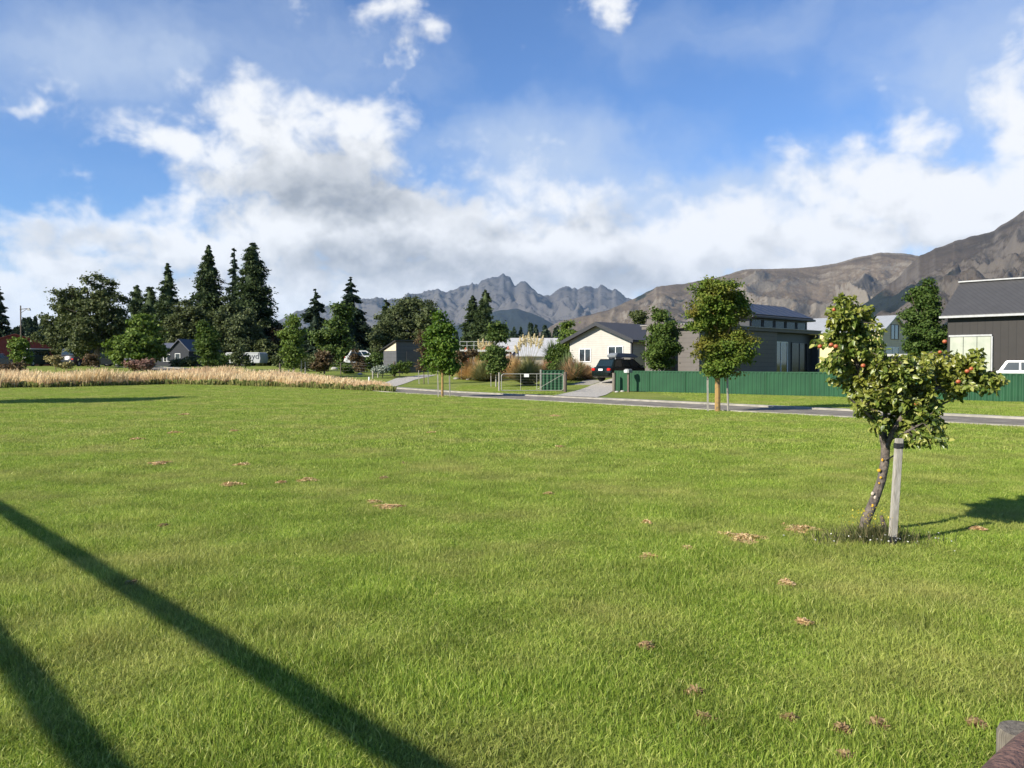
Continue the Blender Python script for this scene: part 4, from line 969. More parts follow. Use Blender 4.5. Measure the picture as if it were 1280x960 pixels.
# white railing and the coloured play things behind the tussocks
def railing():
    a = at(575, 455, 74); b = at(645, 455, 74); z0 = gzf(a.x, a.y); top = at(600, 427, 74).z - z0; mid = at(600, 435.5, 74).z - z0
    o = empty('white_railing', (a.x, a.y, z0), 0, 'long white railing above the golden tussocks', 'railing'); Ln = (b - a).x
    t = MB(); t.tube([(0, 0, top), (Ln, 0, top)], .022, 6); t.tube([(0, 0, top - .35), (Ln, 0, top - .35)], .016, 6); t.build('rail', M['rail_white'], o)
    d = MB(); d.box((Ln / 2, .5, mid - .2), (Ln, 1.2, .18)); d.build('deck_edge', M['rail_white'], o)
    for i in range(9): p = MB(); p.tube([(Ln * i / 8, 0, -.1), (Ln * i / 8, 0, top)], .022, 6); p.build('post', M['rail_white'], o)
railing()
def play(name, cat, label, px, py, pts_fn, col):
    q = at(px, py, 73.2); o = pts_fn().build(name, mat(name + '_paint', col, .5), smooth=True, bevel=.02); zz = gzf(q.x, 75.2); o.location = (q.x, 75.2, zz); tag(o, label, cat)
    return o
def slide_fn(w=.8, l=1.7, h=2.6):
    def f():
        b = MB(); b.prism([(-l / 2, .4), (-l / 2 + .2, .4), (l / 2, h - .2), (l / 2, h), (l / 2 - .15, h), (-l / 2, .6)], -w / 2, w / 2, 'y')
        for s in (-1, 1): b.prism([(-l / 2, .6), (l / 2, h), (l / 2, h + .25), (-l / 2, .85)], s * w / 2 - .03, s * w / 2 + .03, 'y')
        b.box((l / 2 - .1, 0, h / 2), (.1, w * .9, h)); return b
    return f
def hut_fn(w=1.1, h=2.2):
    def f():
        b = MB()
        for x in (-w / 2, w / 2):
            for y in (-w / 2, w / 2): b.box((x, y, h / 2), (.1, .1, h))
        b.add([(-w * .75, -w * .75, h), (w * .75, -w * .75, h), (w * .75, w * .75, h), (-w * .75, w * .75, h), (0, 0, h + .8)], [(3, 2, 1, 0), (0, 1, 4), (1, 2, 4), (2, 3, 4), (3, 0, 4)])
        b.box((0, 0, h - .7), (w, w, .5)); return b
    return f
play('play_hut', 'play hut', 'small orange peaked play hut at the left end of the white railing', 580.5, 440, hut_fn(.5, 1.45), (.50, .13, .06))
play('slide', 'slide', 'orange slide above the railing left of the two-tier tree', 598, 440, slide_fn(.8, 1.1, 2.1), (.62, .25, .10))
play('play_hut', 'play hut', 'red-orange play hut at the right of the two-tier tree', 635, 440, hut_fn(.5, 1.5), (.42, .11, .06))
play('slide', 'slide', 'blue slide beside the red-orange play hut', 641, 440, slide_fn(.9, 1.2, 2.0), (.03, .08, .35))

# ------------------------------------------------------------------ green fence, gate, letterbox
GF = mat('green_steel', (.018, .076, .031), .6, (.013, .056, .024), 1.3, spec=.3, lo=.3, hi=.7, detail=9)
def ribbed(L, h, z0=.03, p=.23):
    """trapezoidal ribbed sheet along +x, with thickness"""
    pts = []; x = 0
    while x < L - 1e-6:
        for dx, y in ((0, 0), (p * .35, 0), (p * .45, -.055), (p * .80, -.055)):
            if x + dx <= L: pts.append((x + dx, y))
        x += p
    pts.append((L, 0)); n = len(pts)
    V = [(x, y, z0) for x, y in pts] + [(x, y, h) for x, y in pts] + [(x, y + .006, z0) for x, y in pts] + [(x, y + .006, h) for x, y in pts]
    Fs = [(i, i + 1, n + i + 1, n + i) for i in range(n - 1)] + [(2 * n + i + 1, 2 * n + i, 3 * n + i, 3 * n + i + 1) for i in range(n - 1)]
    return V, Fs
def green_fence():
    A = G(769, 489); B = G(1280, 503); d = (B - A); d.z = 0; L = d.length * 1.35; d.normalize(); a = math.atan2(d.y, d.x)
    o = empty('green_fence', (A.x, A.y, 0), a, 'long green ribbed steel fence running along the road', 'fence'); n = 12; pl = L / n
    for i in range(n):
        V, Fs = ribbed(pl - .07, 1.17); p = npmesh('panel', V, Fs, GF, o, loc=(i * pl + .035, 0, 0))
        c = MB(); c.box((i * pl + pl / 2, -.012, 1.185), (pl - .06, .07, .05)); c.build('top_rail', GF, o)
        q = MB(); q.box((i * pl, 0, .58), (.065, .07, 1.26)); q.build('post', GF, o)
    return A, d, a
FA, Fd, Fang = green_fence()
def post(px, py, h, r, m, name, label, cat='post', n=10, group=None):
    q = G(px, py); b = MB(); b.tube([(0, 0, -.1), (0, 0, h - .02), (0, 0, h)], [r, r * .96, r * .85], n); o = b.build(name, M[m], loc=q, smooth=True); tag(o, label, cat, group); return o
post(767.3, 489.5, 1.08, .10, 'timber', 'end_post', 'round timber post at the left end of the green fence')
post(706.5, 490, 1.15, .10, 'timber_dark', 'gate_post', 'dark round timber post at the right end of the field gate')
def green_panel_fence():
    A = G(677, 488.5); B = at(705.3, 488.5, A.y + .1); L = (B - A).x; o = empty('green_gate_panel', A, 0, 'short green ribbed panel behind the right end of the field gate', 'fence')
    V, Fs = ribbed(L, 1.2); npmesh('panel', V, Fs, GF, o)
    b = MB(); b.box((L / 2, -.02, 1.21), (L, .07, .05)); b.build('top_rail', GF, o)
    b = MB(); b.box((-.06, 0, .6), (.09, .09, 1.32)); b.build('post', M['steel'], o)
green_panel_fence()
def field_gate():
    A = G(627, 489.6); Y = A.y; k = Y / F; L = (704 - 627) * k; h = 20.5 * k; o = empty('field_gate', (A.x, Y - .25, A.z + .08), 0, 'wide galvanised tube field gate with a small white plate', 'gate')
    t = MB(); r = .022; R_ = .12
    t.tube([(0, 0, 0), (L - R_, 0, 0), (L - .03, 0, .04), (L, 0, R_), (L, 0, h - R_), (L - .03, 0, h - .04), (L - R_, 0, h), (R_, 0, h), (.03, 0, h - .04), (0, 0, h - R_), (0, 0, 0)], r, 8); t.build('frame', M['steel'], o)
    for x in (L * .31, L * .57): b = MB(); b.tube([(x, 0, 0), (x, 0, h)], .016, 6); b.build('bar', M['steel'], o)
    b = MB(); b.tube([(L * .57, .01, .05), (L * .98, .01, h * .95)], .012, 6); b.build('brace', M['steel'], o)
    b = MB()
    for i in range(1, 6): b.tube([(0, 0, h * i / 6), (L, 0, h * i / 6)], .003, 4)
    b.build('wire_mesh', M['steel'], o)
    b = MB(); b.box((31 * k, -.03, h - .09), (.28, .012, .18)); b.build('plate', M['white'], o)
    p = MB(); p.tube([(0, 0, -.1), (0, 0, 1.1)], .05, 8); q = p.build('gate_post', M['stake'], loc=G(624, 489)); tag(q, 'slim pale post at the left end of the field gate', 'post')
field_gate()
def letterbox():
    q = G(785.5, 490.2); o = empty('letterbox', q, Fang, 'grey letterbox on a dark post in front of the green fence', 'letterbox'); 
    b = MB(); b.box((0, 0, .53), (.12, .1, 1.1)); b.build('post', M['timber_dark'], o)
    b = MB(); b.prism([(-.16, 1.09), (.16, 1.09), (.16, 1.25), (.10, 1.32), (-.10, 1.32), (-.16, 1.25)], -.2, .16, 'y'); b.build('box', mat('letterbox_grey', (.25, .25, .24), .5), o, bevel=.008)
    b = MB(); b.box((-.06, -.212, 1.19), (.2, .012, .13)); b.build('front_plate', M['white'], o)
letterbox()
gp = 'posts of the paddock fence left of the shed'
for i, (px, py, h, r_, m, lb) in enumerate([(461.5, 478.5, .42, .07, 'white', 'short white marker post at the mouth of the driveway'), (466, 473.5, .62, .06, 'stake', 'pale short post behind the white marker post'), (472.5, 472, .6, .06, 'stake', 'pale short post nearest the driveway'),
    (493, 470.5, 1.25, .10, 'timber_dark', 'thick dark post at the left edge of the driveway'), (405.5, 467, 1.2, .09, 'timber_dark', 'dark post under the rust red shrub'), (426, 468, 1.0, .05, 'timber_dark', 'thin dark post right of the rust red shrub'), (350, 466.5, .9, .08, 'timber_dark', 'dark post left of the young lime green tree')]):
    post(px, py, h, r_, m, 'fence_post', lb, group=gp)
def wire_fence():
    P = [G(383, 468), G(405, 468), G(426, 468), G(447, 468.5), G(470, 471)]; b = MB()
    for h in (.35, .6, .85, 1.05): b.tube([p + Vector((0, .1, h)) for p in P], .004, 4)
    o = b.build('wire_fence', M['steel']); tag(o, 'thin wire fence crossing the paddock left of the shed', 'fence')
wire_fence()
def street_lamp():
    q = gnd(27, 100); k = 100 / F; o = empty('lamp_pole', q, 0, 'tall dark pole with a side arm and lamp behind the red barn', 'street lamp'); H = at(27, 382, 100).z - q.z
    b = MB(); b.tube([(0, 0, -.1), (0, 0, H)], [.12, .07], 8); b.build('pole', M['timber_dark'], o, smooth=True)
    b = MB(); b.tube([(-.1, 0, H - .45), (1.0, 0, H - .35)], .05, 6); b.tube([(0, 0, H - .9), (.8, 0, H - .4)], .03, 5); a = b.build('arm', M['timber_dark'], o)
    b = MB(); b.prism([(.85, H - .6), (1.2, H - .6), (1.1, H - .3), (.92, H - .3)], -.12, .12, 'y'); b.build('lamp', M['gutter'], o)
street_lamp()

# ------------------------------------------------------------------ vehicles
def wagon(name, label, loc, rz, paint, cat='car', group=None, L=4.6, Wd=1.75, H=1.48, van=False, trim=None, plate=True, parts=True):
    """local: +x forward, origin at centre on the ground"""
    o = empty(name, loc, rz, label, cat, group); h = L / 2; w = Wd / 2; belt = H * .62; sill = .28
    low = [(-h, .42), (-h + .08, .30), (-h + .35, .24), (h - .45, .22), (h - .1, .30), (h, .48), (h - .06, .70), (h - .35, .80), (h - 1.15, belt + .02), (-h + .25, belt + .04), (-h + .03, .86), (-h - .01, .60)]
    b = MB(); n = len(low)
    secs = [(-w, .93), (-w * .93, 1.0), (w * .93, 1.0), (w, .93)]
    vs = []
    for y, s in secs:
        for (x, z) in low: vs.append((x * (1 if abs(y) < w else .985), y, (z - .5) * s + .5))
    fs = [tuple(range(n)), tuple(reversed(range(3 * n, 4 * n)))]
    for k in range(3):
        for i in range(n): j = (i + 1) % n; fs.append((k * n + i, (k + 1) * n + i, (k + 1) * n + j, k * n + j))
    b.add(vs, fs)
    # greenhouse pillars/roof shell
    rb = (-h + .28, h - 1.2) if not van else (-h + .1, h - .9); rt = (-h + .62, h - 2.05) if not van else (-h + .18, h - 1.35)
    wi = w * .93; wt = w * .80
    b.hexa([(rb[0], -wi, belt - .01), (rb[1], -wi, belt - .01), (rb[1], wi, belt - .01), (rb[0], wi, belt - .01)], [(rt[0], -wt, H), (rt[1], -wt, H), (rt[1], wt, H), (rt[0], wt, H)])
    b.build('body', paint, o, bevel=.045, smooth=True)
    def lerp3(t, s, y):      # point on greenhouse side: t 0..1 up, s 0..1 along
        x = (rb[0] + (rb[1] - rb[0]) * s) * (1 - t) + (rt[0] + (rt[1] - rt[0]) * s) * t
        return Vector((x, y * (wi * (1 - t) + wt * t), belt + (H - belt) * t))
    for sd in (-1, 1):
        for s0, s1 in ((.06, .30), (.33, .58), (.61, .90)):
            q = [lerp3(.12, s0, sd), lerp3(.12, s1, sd), lerp3(.84, min(s1, .93), sd), lerp3(.84, s0 + .01, sd)]; off = Vector((0, sd * .016, .004))
            g = MB(); g.hexa([v - off * .5 for v in q], [v + off for v in q]); g.build('side_window', M['glass_car'], o)
    for nm, s, dx in (('rear_window', 0, -1), ('windscreen', 1, 1)):
        q = []
        for t, y in ((.12, -1), (.12, 1), (.86, 1), (.86, -1)):
            p = lerp3(t, s, y * .88); q.append(p)
        off = Vector((dx * .02, 0, .008)); g = MB(); g.hexa([v - off * .5 for v in q], [v + off for v in q]); g.build(nm, M['glass_car'], o)
    RM = M.setdefault('tail_red', mat('red_lens', (.55, .02, .015), .2)); HL = M.setdefault('head_lens', mat('head_lens', (.7, .7, .68), .15))
    for sd in (-1, 1):
        l = MB(); l.box((-h + .05, sd * (w - .17), .80), (.16, .30, .17)); l.build('tail_light', RM, o, bevel=.03)
        l = MB(); l.box((h - .12, sd * (w - .26), .66), (.2, .34, .14)); l.build('headlight', HL, o, bevel=.03)
        m_ = MB(); m_.box((h - 1.55, sd * (w + .10), belt + .1), (.12, .18, .13)); m_.build('mirror', paint, o, bevel=.03)
        for x in (-h + .92, h - .88):
            we = empty('wheel', (x, sd * (w - .10), .31)); we.parent = o
            t = MB(); t.tube([(0, -.1, 0), (0, -.085, 0), (0, .085, 0), (0, .1, 0)], [.27, .31, .31, .27], 20); t.build('tyre', M['black'], we, smooth=True)
            r = MB(); r.tube([(0, sd * .02, 0), (0, sd * .108, 0)], [.19, .17], 14); r.build('rim', M['gutter'], we, smooth=True)
            a = MB(); a.tube([(x, sd * (w - .06), .33), (x, sd * (w + .004), .33)], .36, 20); a.build('wheel_arch', M['black'], o)
    bm_ = MB(); bm_.box((-h - .02, 0, .48), (.1, Wd * .92, .2)); bm_.build('bumper', trim or paint, o, bevel=.03)
    if plate: p = MB(); p.box((-h - .02, 0, .78), (.03, .38, .13)); p.build('number_plate', M['white'], o)
    return o
DG = mat('dark_green_paint', (.004, .008, .006), .25, (.004, .007, .006), 1, spec=.45)
cp = G(770, 477.5); hd = R(40)
cpos = at(780, 470, 56.5); cpos.z = gzf(cpos.x, cpos.y) + .01
car = wagon('parked_car', 'dark green station wagon with a grey roof box in the driveway', cpos, hd, DG, L=4.6, H=1.5)
rb_ = empty('roof_box', cpos + Vector((0, 0, 1.5)), hd, 'grey aerodynamic luggage box on the roof of the wagon', 'roof box')
b = MB()
for x in (-.75, .35): b.box((x, 0, .06), (.06, 1.25, .05)); 
for x in (-.75, .35):
    for s in (-1, 1): b.box((x, s * .6, .03), (.1, .05, .09))
b.build('rack', M['charcoal'], rb_)
b = MB(); b.add([(-1.25, -.40, .10), (1.05, -.34, .10), (1.05, .34, .10), (-1.25, .40, .10), (-1.3, -.42, .24), (1.2, -.26, .2), (1.2, .26, .2), (-1.3, .42, .24), (-1.05, -.33, .42), (.55, -.28, .38), (.55, .28, .38), (-1.05, .33, .42)],
    [(3, 2, 1, 0), (0, 1, 5, 4), (1, 2, 6, 5), (2, 3, 7, 6), (3, 0, 4, 7), (4, 5, 9, 8), (5, 6, 10, 9), (6, 7, 11, 10), (7, 4, 8, 11), (8, 9, 10, 11)])
b.build('shell', mat('roof_box_grey', (.20, .215, .22), .4), rb_, bevel=.03, smooth=True)
gV = 'vehicles parked by the far houses'
def pv(px, D, rz, label, col, van=False, H=1.5, L=4.4, group=gV, name='parked_car', cat='car', rough=.3):
    q = gnd(px, D); return wagon(name, label, q, rz, mat('paint_' + label[:6].replace(' ', '_'), col, rough, spec=.6), cat, group, L=L, H=H, van=van, plate=False)
pv(46, 96, R(75), 'dark van with a pale roof in front of the red barn', (.03, .045, .045), True, 1.95, 4.6, name='parked_van', cat='van')
pv(1, 98, R(20), 'dark car cut by the left edge in front of the red barn', (.02, .022, .025))
pv(101, 96, R(80), 'tall black vehicle left of the trunk of the large olive tree', (.012, .012, .016), True, 2.0, 4.6, name='parked_van', cat='van')
pv(133, 94, R(10), 'black car right of the trunk of the large olive tree', (.012, .014, .016))
pv(150, 97, R(15), 'silver car half hidden under the bright green tree', (.35, .35, .34))
# pale roof on the van
q = gnd(46, 96); b = MB(); b.box((0, 0, 0), (3.3, 1.5, .1)); x = b.build('roof_rack_tarp', M['white'], loc=(q.x, q.y, q.z + 2.0), bevel=.03); x.rotation_euler = (0, 0, R(75)); tag(x, 'pale panel lying on the roof of the dark van', 'roof panel')
q = at(1268, 455, 40); q.z = gzf(q.x, q.y); wagon('parked_car', 'white car roof showing over the green fence in front of the black barn', q + Vector((1.6, 0, 0)), RZ + R(6), mat('white_car_paint', (.74, .72, .68), .3), 'car', None, L=4.5, H=1.42)
q = at(457, 455, 84); q.z = gzf(q.x, q.y); wagon('parked_car', 'white car half hidden by the dark shrub left of the grey shed', q + Vector((0, 0, .35)), R(10), M['white'], 'car', None, L=4.2, H=1.5)
def caravan():
    D = 100; A = gnd(308, D); k = D / F; root = Vector((A.x, A.y, A.z)); o = empty('caravan', root, R(-9), 'white caravan with dark lettering on its side beyond the golden grass', 'caravan'); L = 4.5; Wd = 2.1; H = at(308, 440.6, D).z - root.z
    P = [(-L / 2, .35), (L / 2, .35), (L / 2 + .12, .9), (L / 2, H - .12), (L / 2 - .15, H), (-L / 2 + .2, H), (-L / 2 - .02, H - .2), (-L / 2 - .15, .95)]
    b = MB(); b.prism(P, -Wd / 2, Wd / 2, 'y'); b.build('body', mat('caravan_white', (.42, .43, .41), .5, (.36, .37, .36), 2), o, bevel=.05, smooth=True)
    b = MB(); b.box((-L / 2 - .13, 0, H * .62), (.06, 1.5, .6)); b.build('front_window', M['glass'], o)
    b = MB(); b.box((-.9, -Wd / 2 - .012, H * .68), (1.0, .02, .45)); b.build('window', M['glass'], o)
    b = MB(); b.box((0, -Wd / 2 - .01, H - .13), (L * .96, .02, .07)); b.build('stripe', M['gutter'], o)
    b = MB(); b.tube([(-L / 2, 0, .4), (-L / 2 - .9, 0, .4)], .05, 6); b.tube([(-L / 2 - .8, 0, 0), (-L / 2 - .8, 0, .6)], .03, 6); b.build('drawbar', M['charcoal'], o)
    for s in (-1, 1):
        b = MB(); b.tube([(.1, s * (Wd / 2 - .15), .3), (.1, s * (Wd / 2 + .02), .3)], .3, 16); b.build('wheel', M['black'], o, smooth=True)
    cu = bpy.data.curves.new('lettering', 'FONT'); cu.body = 'lloyd'; cu.size = 1.05; cu.extrude = .006; cu.align_x = 'CENTER'
    t = bpy.data.objects.new('lettering', cu); COL.objects.link(t); bpy.context.view_layer.update(); dg = bpy.context.evaluated_depsgraph_get(); me = bpy.data.meshes.new_from_object(t.evaluated_get(dg)); bpy.data.objects.remove(t)
    me.materials.clear(); me.materials.append(mat('letter_grey', (.05, .055, .07), .6)); t = bpy.data.objects.new('lettering', me); COL.objects.link(t); t.parent = o; t.location = (1.2, -Wd / 2 - .02, .85); t.rotation_euler = (R(90), 0, 0)
caravan()

# ------------------------------------------------------------------ apple tree with stake
def apple_tree():
    D = 7.25; root = G(1079, 668); D = root.y; k = D / F; rng = np.random.default_rng(5)
    o = empty('apple_tree', root, 0, 'small leaning apple tree with red apples and yellow lichen on its trunk', 'apple tree')
    def L(px, py, dy=0): return at(px, py, D + dy) - root
    b = MB()
    tr = [L(1078, 672), L(1082, 650), L(1093, 625), L(1102, 600), L(1106, 578), L(1107, 560, .02), L(1103, 540, .02), L(1096, 520, .03)]
    b.tube(tr, [.050, .046, .043, .040, .040, .040, .034, .028], 12)
    limbs = [([L(1107, 560), L(1116, 540, -.05), L(1128, 520, -.1), L(1150, 497, -.12), L(1185, 478, -.1), L(1215, 468, -.05)], .030),
             ([L(1096, 522, .03), L(1085, 500, .02), L(1075, 470, 0), L(1064, 430, 0), L(1058, 395, 0), L(1055, 368, 0)], .026),
             ([L(1103, 540), L(1108, 510, .1), L(1118, 480, .16), L(1140, 455, .2), L(1165, 440, .2)], .024),
             ([L(1107, 556), L(1098, 530, -.1), L(1078, 512, -.2), L(1062, 498, -.25)], .018),
             ([L(1112, 548), L(1125, 545, -.15), L(1142, 535, -.25), L(1160, 525, -.28)], .018),
             ([L(1128, 520, -.1), L(1128, 500, -.2), L(1118, 470, -.25), L(1105, 450, -.22)], .018),
             ([L(1150, 497, -.1), L(1165, 510, -.05), L(1178, 505, .05), L(1200, 495, .1)], .015)]
    twig_pts = []
    for pts, r in limbs:
        b.tube(pts, [r * (1 - i / len(pts) * .8) for i in range(len(pts))], 7, False)
        for i in range(1, len(pts)):
            for q in range(3): twig_pts.append(pts[i - 1].lerp(pts[i], rng.random()))
    tw = []
    lob = [(1057, 384, 17, 19), (1044, 402, 24, 18), (1072, 400, 25, 18), (1038, 424, 18, 22), (1082, 420, 24, 20), (1060, 440, 30, 22), (1046, 452, 24, 20), (1072, 480, 30, 22), (1085, 505, 26, 18), (1105, 470, 30, 24), (1128, 468, 32, 26), (1120, 500, 34, 22),
           (1160, 462, 34, 24), (1195, 460, 32, 22), (1215, 472, 26, 18), (1190, 485, 26, 15), (1155, 500, 30, 20), (1160, 522, 24, 16), (1145, 535, 26, 17), (1130, 548, 20, 10), (1138, 512, 34, 22), (1114, 458, 26, 18), (1092, 462, 26, 22), (1120, 482, 34, 20), (1150, 545, 20, 10), (1088, 528, 14, 9), (1228, 478, 18, 14), (1205, 456, 30, 18), (1085, 440, 16, 16)]
    Ls = []
    for (x, y, rx, ry) in lob:
        c = L(x, y); Ls.append((c.x, rng.uniform(-.22, .10), c.z, rx * k, .32 if rx > 25 else .22, ry * k))
    cl = []
    for l in Ls:        # leafy twig ends
        for q in range(int(13 * l[3] / .15)):
            d = rng.normal(size=3); d /= np.linalg.norm(d); e = Vector(np.array(l[:3]) + d * np.array(l[3:6]) * rng.uniform(.35, 1.05))
            s = min(twig_pts, key=lambda p: (p - e).length); mid = s.lerp(e, .5) + Vector((0, 0, .02))
            b.tube([s, mid, e], [.006, .0045, .002], 4, False); cl.append((s, e))
    b.build('trunk', M['apple_bark'], o, smooth=True)
    # leaves: folded 6-vertex blades set along the twigs
    C, T, Nn = [], [], []
    for s, e in cl:
        d = (e - s); ln = d.length; d = d.normalized(); m_ = int(24 + 17 * min(1, ln / .25))
        for q in range(m_):
            t = 1 - rng.random() ** 1.5 * min(.8, .20 / max(ln, .1)); p = s.lerp(e, t) + Vector(rng.normal(size=3) * .016)
            td = Vector(rng.normal(size=3)) * .8 + d * .6 + Vector((0, 0, -.35)); td.normalize()
            nn = Vector(rng.normal(size=3)) * .55 + Vector((-.35, -.45, .7)); C.append(p); T.append(td); Nn.append(nn)
    C = np.array(C); T = np.array(T); Nn = np.array(Nn); Nn = unit(Nn - T * np.sum(Nn * T, 1, keepdims=True)); Bn = np.cross(T, Nn); n = len(C)
    s = rng.uniform(.65, 1.25, (n, 1)) * .056; w = s * .27; cup = Nn * s * .10
    V = np.stack([C, C + T * s * .33 + Bn * w + cup, C + T * s * .75 + Bn * w * .75 + cup * .6, C + T * s - Nn * s * .12, C + T * s * .75 - Bn * w * .75 + cup * .6, C + T * s * .33 - Bn * w + cup, C + T * s * .5 - cup * .3], 1).reshape(-1, 3)
    i = np.arange(n)[:, None] * 7; Fs = np.concatenate([i + np.array([0, 1, 6, 5]), i + np.array([1, 2, 3, 6]), i + np.array([6, 3, 4, 5])])
    npmesh('crown', V, Fs, leafmat('apple_leaf', [(.060, .095, .016), (.115, .165, .025), (.20, .24, .045), (.38, .37, .10)], .28, .38, zone=1.6, zcol=(.22, .22, .03), spec=.5), o, smooth=True)
    AM = mat('apple_skin', (.34, .07, .03), .45, (.38, .17, .05), 14, lo=.42, hi=.6)
    for i, (x, y, dy) in enumerate([(1043, 387, -.12), (1025, 433, -.1), (1039, 431, -.22), (1045, 433, -.24), (1079, 457, -.26), (1181, 427, -.2), (1209, 464, -.26), (1198, 477, -.27), (1146, 505, -.28), (1214, 461, -.22), (1175, 440, -.22), (1160, 468, -.28)]):
        c = L(x, y, dy); a = ball('apple', AM, o, c, .021 if i < 10 else .017, (1, 1, .9), 3)
    for i, (x, y) in enumerate([(1099, 588), (1101, 597), (1099, 604), (1091, 617), (1094, 622), (1091, 632), (1103, 575), (1086, 645)]):
        c = L(x, y, -.040); ball('lichen_patch', M['lichen_pad'] if i not in (3, 4) else M['lichen_white'], o, c, (.018, .012, .009, .016, .015, .011, .010, .008)[i], (1, .35, .8 + .1 * i), 2, .5, i)
    # stake
    r2 = G(1114.5, 684); st = MB(); top = at(1124, 548, r2.y + .08) - r2; w = .028
    st.hexa([(-w, -w, -.1), (w, -w, -.1), (w, w, -.1), (-w, w, -.1)], [(top.x - w, top.y - w, top.z), (top.x + w, top.y - w, top.z), (top.x + w, top.y + w, top.z), (top.x - w, top.y + w, top.z)])
    so_ = st.build('tree_stake', M['stake'], None, bevel=.004, loc=r2); tag(so_, 'square grey stake with black ties beside the apple tree', 'stake'); so_.rotation_euler = (0, 0, 0)
    for f in (.07, .93):
        c = Vector((top.x * f * .9, top.y * f, top.z * f * .9)) if f < .5 else top * .93; q = MB()
        q.box(c, (.066, .066, .05)); q.build('tie', M['black'], so_, bevel=.004)
    rb = MB(); c0 = top * .93; e_ = L(1106, 575) + (root - r2); rb.tube([c0 + Vector((0, -.045, 0)), (c0 + e_) / 2 + Vector((0, -.06, -.01)), e_ + Vector((0, -.03, 0))], .007, 6); rb.build('strap', M['black'], so_)
    # weathered stub leaning on the stake
    sb = MB(); sb.tube([(0, 0, -.05), (-.02, 0, .12), (-.045, .01, .22)], [.028, .024, .015], 7); sbo = sb.build('dead_stub', M['bark'], loc=G(1108, 676), smooth=True); tag(sbo, 'short dark dead stub standing left of the stake', 'stub')
M['apple_bark'] = mat('apple_bark', (.155, .125, .10), .9, (.06, .048, .04), 24, bump=.9, bscale=45)
M['lichen_pad'] = mat('orange_lichen', (.75, .42, .03), .9, (.6, .3, .02), 30); M['lichen_white'] = mat('pale_lichen', (.62, .50, .40), .9)
apple_tree()

# ------------------------------------------------------------------ log rail and shadow-casting timber frame
def log_rail():
    o = empty('log_rail', (1.68, 2.66, 0), 0, 'round post and reddish log rail at the bottom right corner', 'log barrier')
    b = MB(); n = 18; b.tube([(0, 0, -.1), (0, 0, .385), (0, 0, .40)], [.078, .078, .072], n); b.build('post', M['timber'], o, smooth=True)
    b = MB(); d = Vector((.755, .655, 0)); c = Vector((-.08, -.175, .395)); pts = [c + d * t for t in np.linspace(-.9, 3.2, 24)]
    b.tube(pts, [.066 + .004 * math.sin(i * 1.7) for i in range(24)], 16); b.build('rail', M['logwood'], o, smooth=True)
    b = MB(); b.tube([c + d * 2.2 + Vector((-.07, .08, -.485)), c + d * 2.2 + Vector((-.07, .08, .06))], .078, 16); b.build('post', M['timber'], o, smooth=True)
log_rail()
def shadow_frame():  # unseen log frame, added to cast the two shadow bands on the lawn
    t30 = 1 / math.tan(SUN_EL); hd = Vector((math.sin(SUN_AZ), math.cos(SUN_AZ), 0))
    def back(px, py, H): g = G(px, py); g.z = 0; return g - hd * H * t30
    o = empty('shadow_frame', (0, 0, 0), 0, 'unseen frame of two parallel logs added to cast the lawn shadows', 'shadow frame')
    for (pa, pb, H, r, ea, eb) in (((0, 634), (520, 955), 2.5, .056, 4.5, 3.2), ((0, 800), (130, 958), 2.05, .052, 7.5, 3.2)):
        A = back(*pa, H); B = back(*pb, H); d = (B - A).normalized(); A2 = A - d * ea; B2 = B + d * eb; A2.z = B2.z = H
        b = MB(); b.tube([A2, B2], r, 14); b.build('beam', M['timber'], o, smooth=True)
        for q in (A2, B2): c = MB(); c.tube([(q.x, q.y, -.1), (q.x, q.y, H + .1)], .09, 12); c.build('post', M['timber'], o, smooth=True)
shadow_frame()

